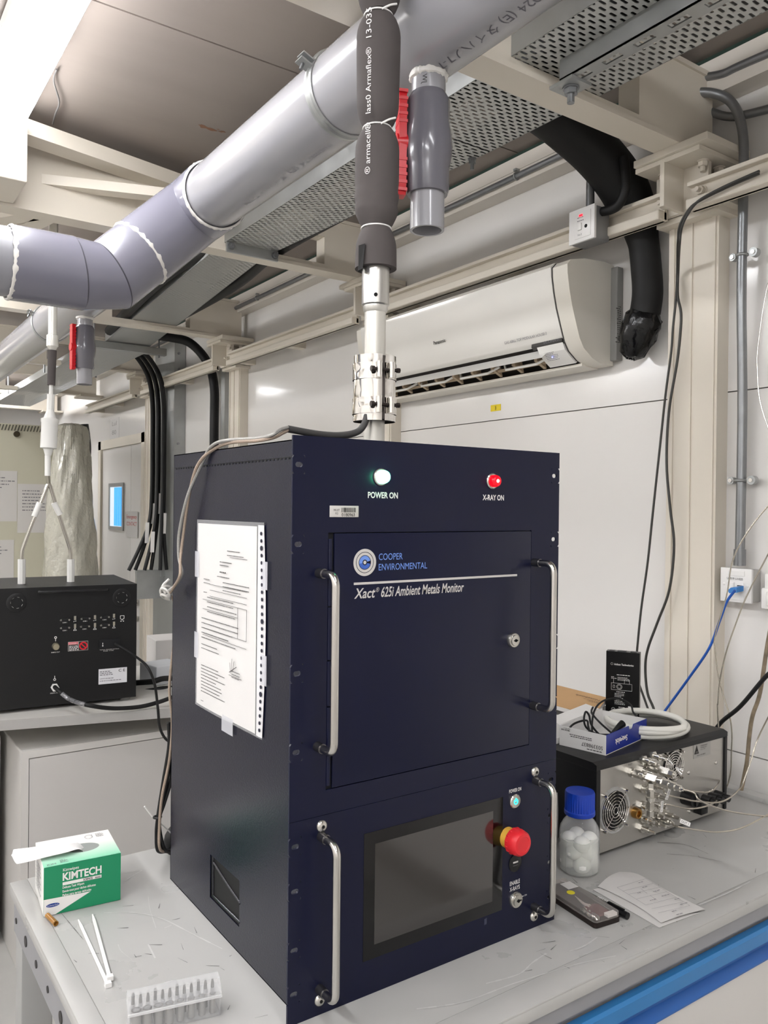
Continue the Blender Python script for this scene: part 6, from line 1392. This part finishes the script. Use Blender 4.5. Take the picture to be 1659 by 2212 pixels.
# beige cabinet and its papers
t = thing('equipment_cabinet', 'tall beige equipment cabinet with slotted vent at the far left', 'cabinet', (.2, 5.3, FZ))
B().box((-.8, 5.0, FZ), (.88, 5.6, 1.20), .006).o('body', beigecab, t, smooth=False)
B().box((-.8, 4.996, FZ+.05), (.865, 5.0, 1.14)).box((.20, 4.994, FZ+.05), (.203, 5.0, 1.14)).o('door', beigecab, t, smooth=False)
b = B()
for k in range(46): b.slab([(-.05+k*.020, 4.997, 1.153), (-.042+k*.020, 4.997, 1.153), (-.030+k*.020, 4.997, 1.192), (-.038+k*.020, 4.997, 1.192)], (0, .002, 0))
b.o('vent_slots', mat('vent_dark', '#5e5c52', .7), t, smooth=False)
B().cyl((.585, 4.996, 1.13), (.585, 4.975, 1.13), .020, seg=16).o('lock', mat('dark_brass', '#4a4234', .4, .6), t)
B().box((.862, 4.994, FZ+.05), (.866, 4.998, 1.14)).o('door_gap', dark, t, smooth=False)
for i, (x0, z1, x1, z0, l) in enumerate(((.30, .88, .592, .54, 'left white sheet taped to the beige cabinet'), (.595, .795, .84, .462, 'right printed sheet taped to the beige cabinet'), (.36, .415, .575, .10, 'lower folded white papers on the beige cabinet'))):
    p = tag(B().box((x0, 4.9935, z0), (x1, 4.9955, z1)).o('taped_paper', paper, smooth=False), l, 'paper')
    b = B(); marks(b, (x0+.03, 4.9934, z1-.05), X, Z, (4, 7, 3)[i], (x1-x0)*.8, .022, .006, seed=i+30); b.o('print', greyink, p, smooth=False)
# bubble wrap bundle standing at the cabinet's right end
b = B(); prof_ = [(.10, FZ+.79+.0), (.13, .0), (.175, .10), (.155, .30), (.135, .55), (.115, .80), (.095, 1.0), (.100, 1.12), (.085, 1.20), (.04, 1.225)]
prof_ = [(.19, FZ), (.19, -.4), (.178, 0), (.165, .30), (.150, .55), (.130, .80), (.112, .98), (.108, 1.10), (.085, 1.18), (.03, 1.20)]
n = 40; b.lathe(prof_, (.875, 4.72, 0), Z, n); bmesh.ops.subdivide_edges(b.bm, edges=list(b.bm.edges), cuts=2, use_grid_fill=True); rr = random.Random(9)
for v in b.bm.verts:
    a = math.atan2(v.co.y-4.72, v.co.x-.875); w = .010*math.sin(a*5+v.co.z*9)+.008*math.sin(a*9-v.co.z*17)+rr.gauss(0, .003)*(1 if v.co.z > .7 else .5)
    v.co.x += math.cos(a)*w*.8; v.co.y += math.sin(a)*w*.8
wrapm = glassmat('bubble_wrap', '#d9d6c6', .12, .30)
tag(b.o('bubble_wrap', mat('bubble_wrap_film', '#c9c6b8', .18, trans=.15, bump=.6, bscale=28, bdist=.02, coat=.4), smooth=True), 'tall bundle wrapped in clear bubble wrap at the right end of the beige cabinet', 'bundle')
tag(B().tube([(1.0, 4.95, 1.22), (1.02, 4.95, 1.05), (1.0, 4.94, .9), (.95, 4.9, .78)], .045, 10, 6).o('black_bag', blackfoam), 'black wrapped object hanging between the bubble wrap bundle and the door', 'bag')
# floor cables at the lower left corner
flo = [(-1.0, 1.4), (-.7, 1.2), (-.45, 1.25), (-.5, 1.6), (-.75, 1.75), (-.62, 1.1)]
for k in range(4):
    r = random.Random(k+3); P = []
    for i in range(7): P.append((-.75+.09*i+r.uniform(-.06, .06), 1.55+r.uniform(-.35, .35), FZ+.012+r.uniform(0, .06)))
    tag(B().tube(P, .007, 8, 6).o('floor_cable', mat('beige_cable' if k < 3 else 'dark_floor_cable', '#cdbfae' if k < 3 else '#2a2725', .5)), f'{["long", "looped", "short", "dark"][k]} cable lying on the floor under the left end of the bench', 'cable')
# ------------------------------------------------------------------ floor level at z = 0
for o in list(COL.objects):
    if o.parent is None: o.location.z += LIFT
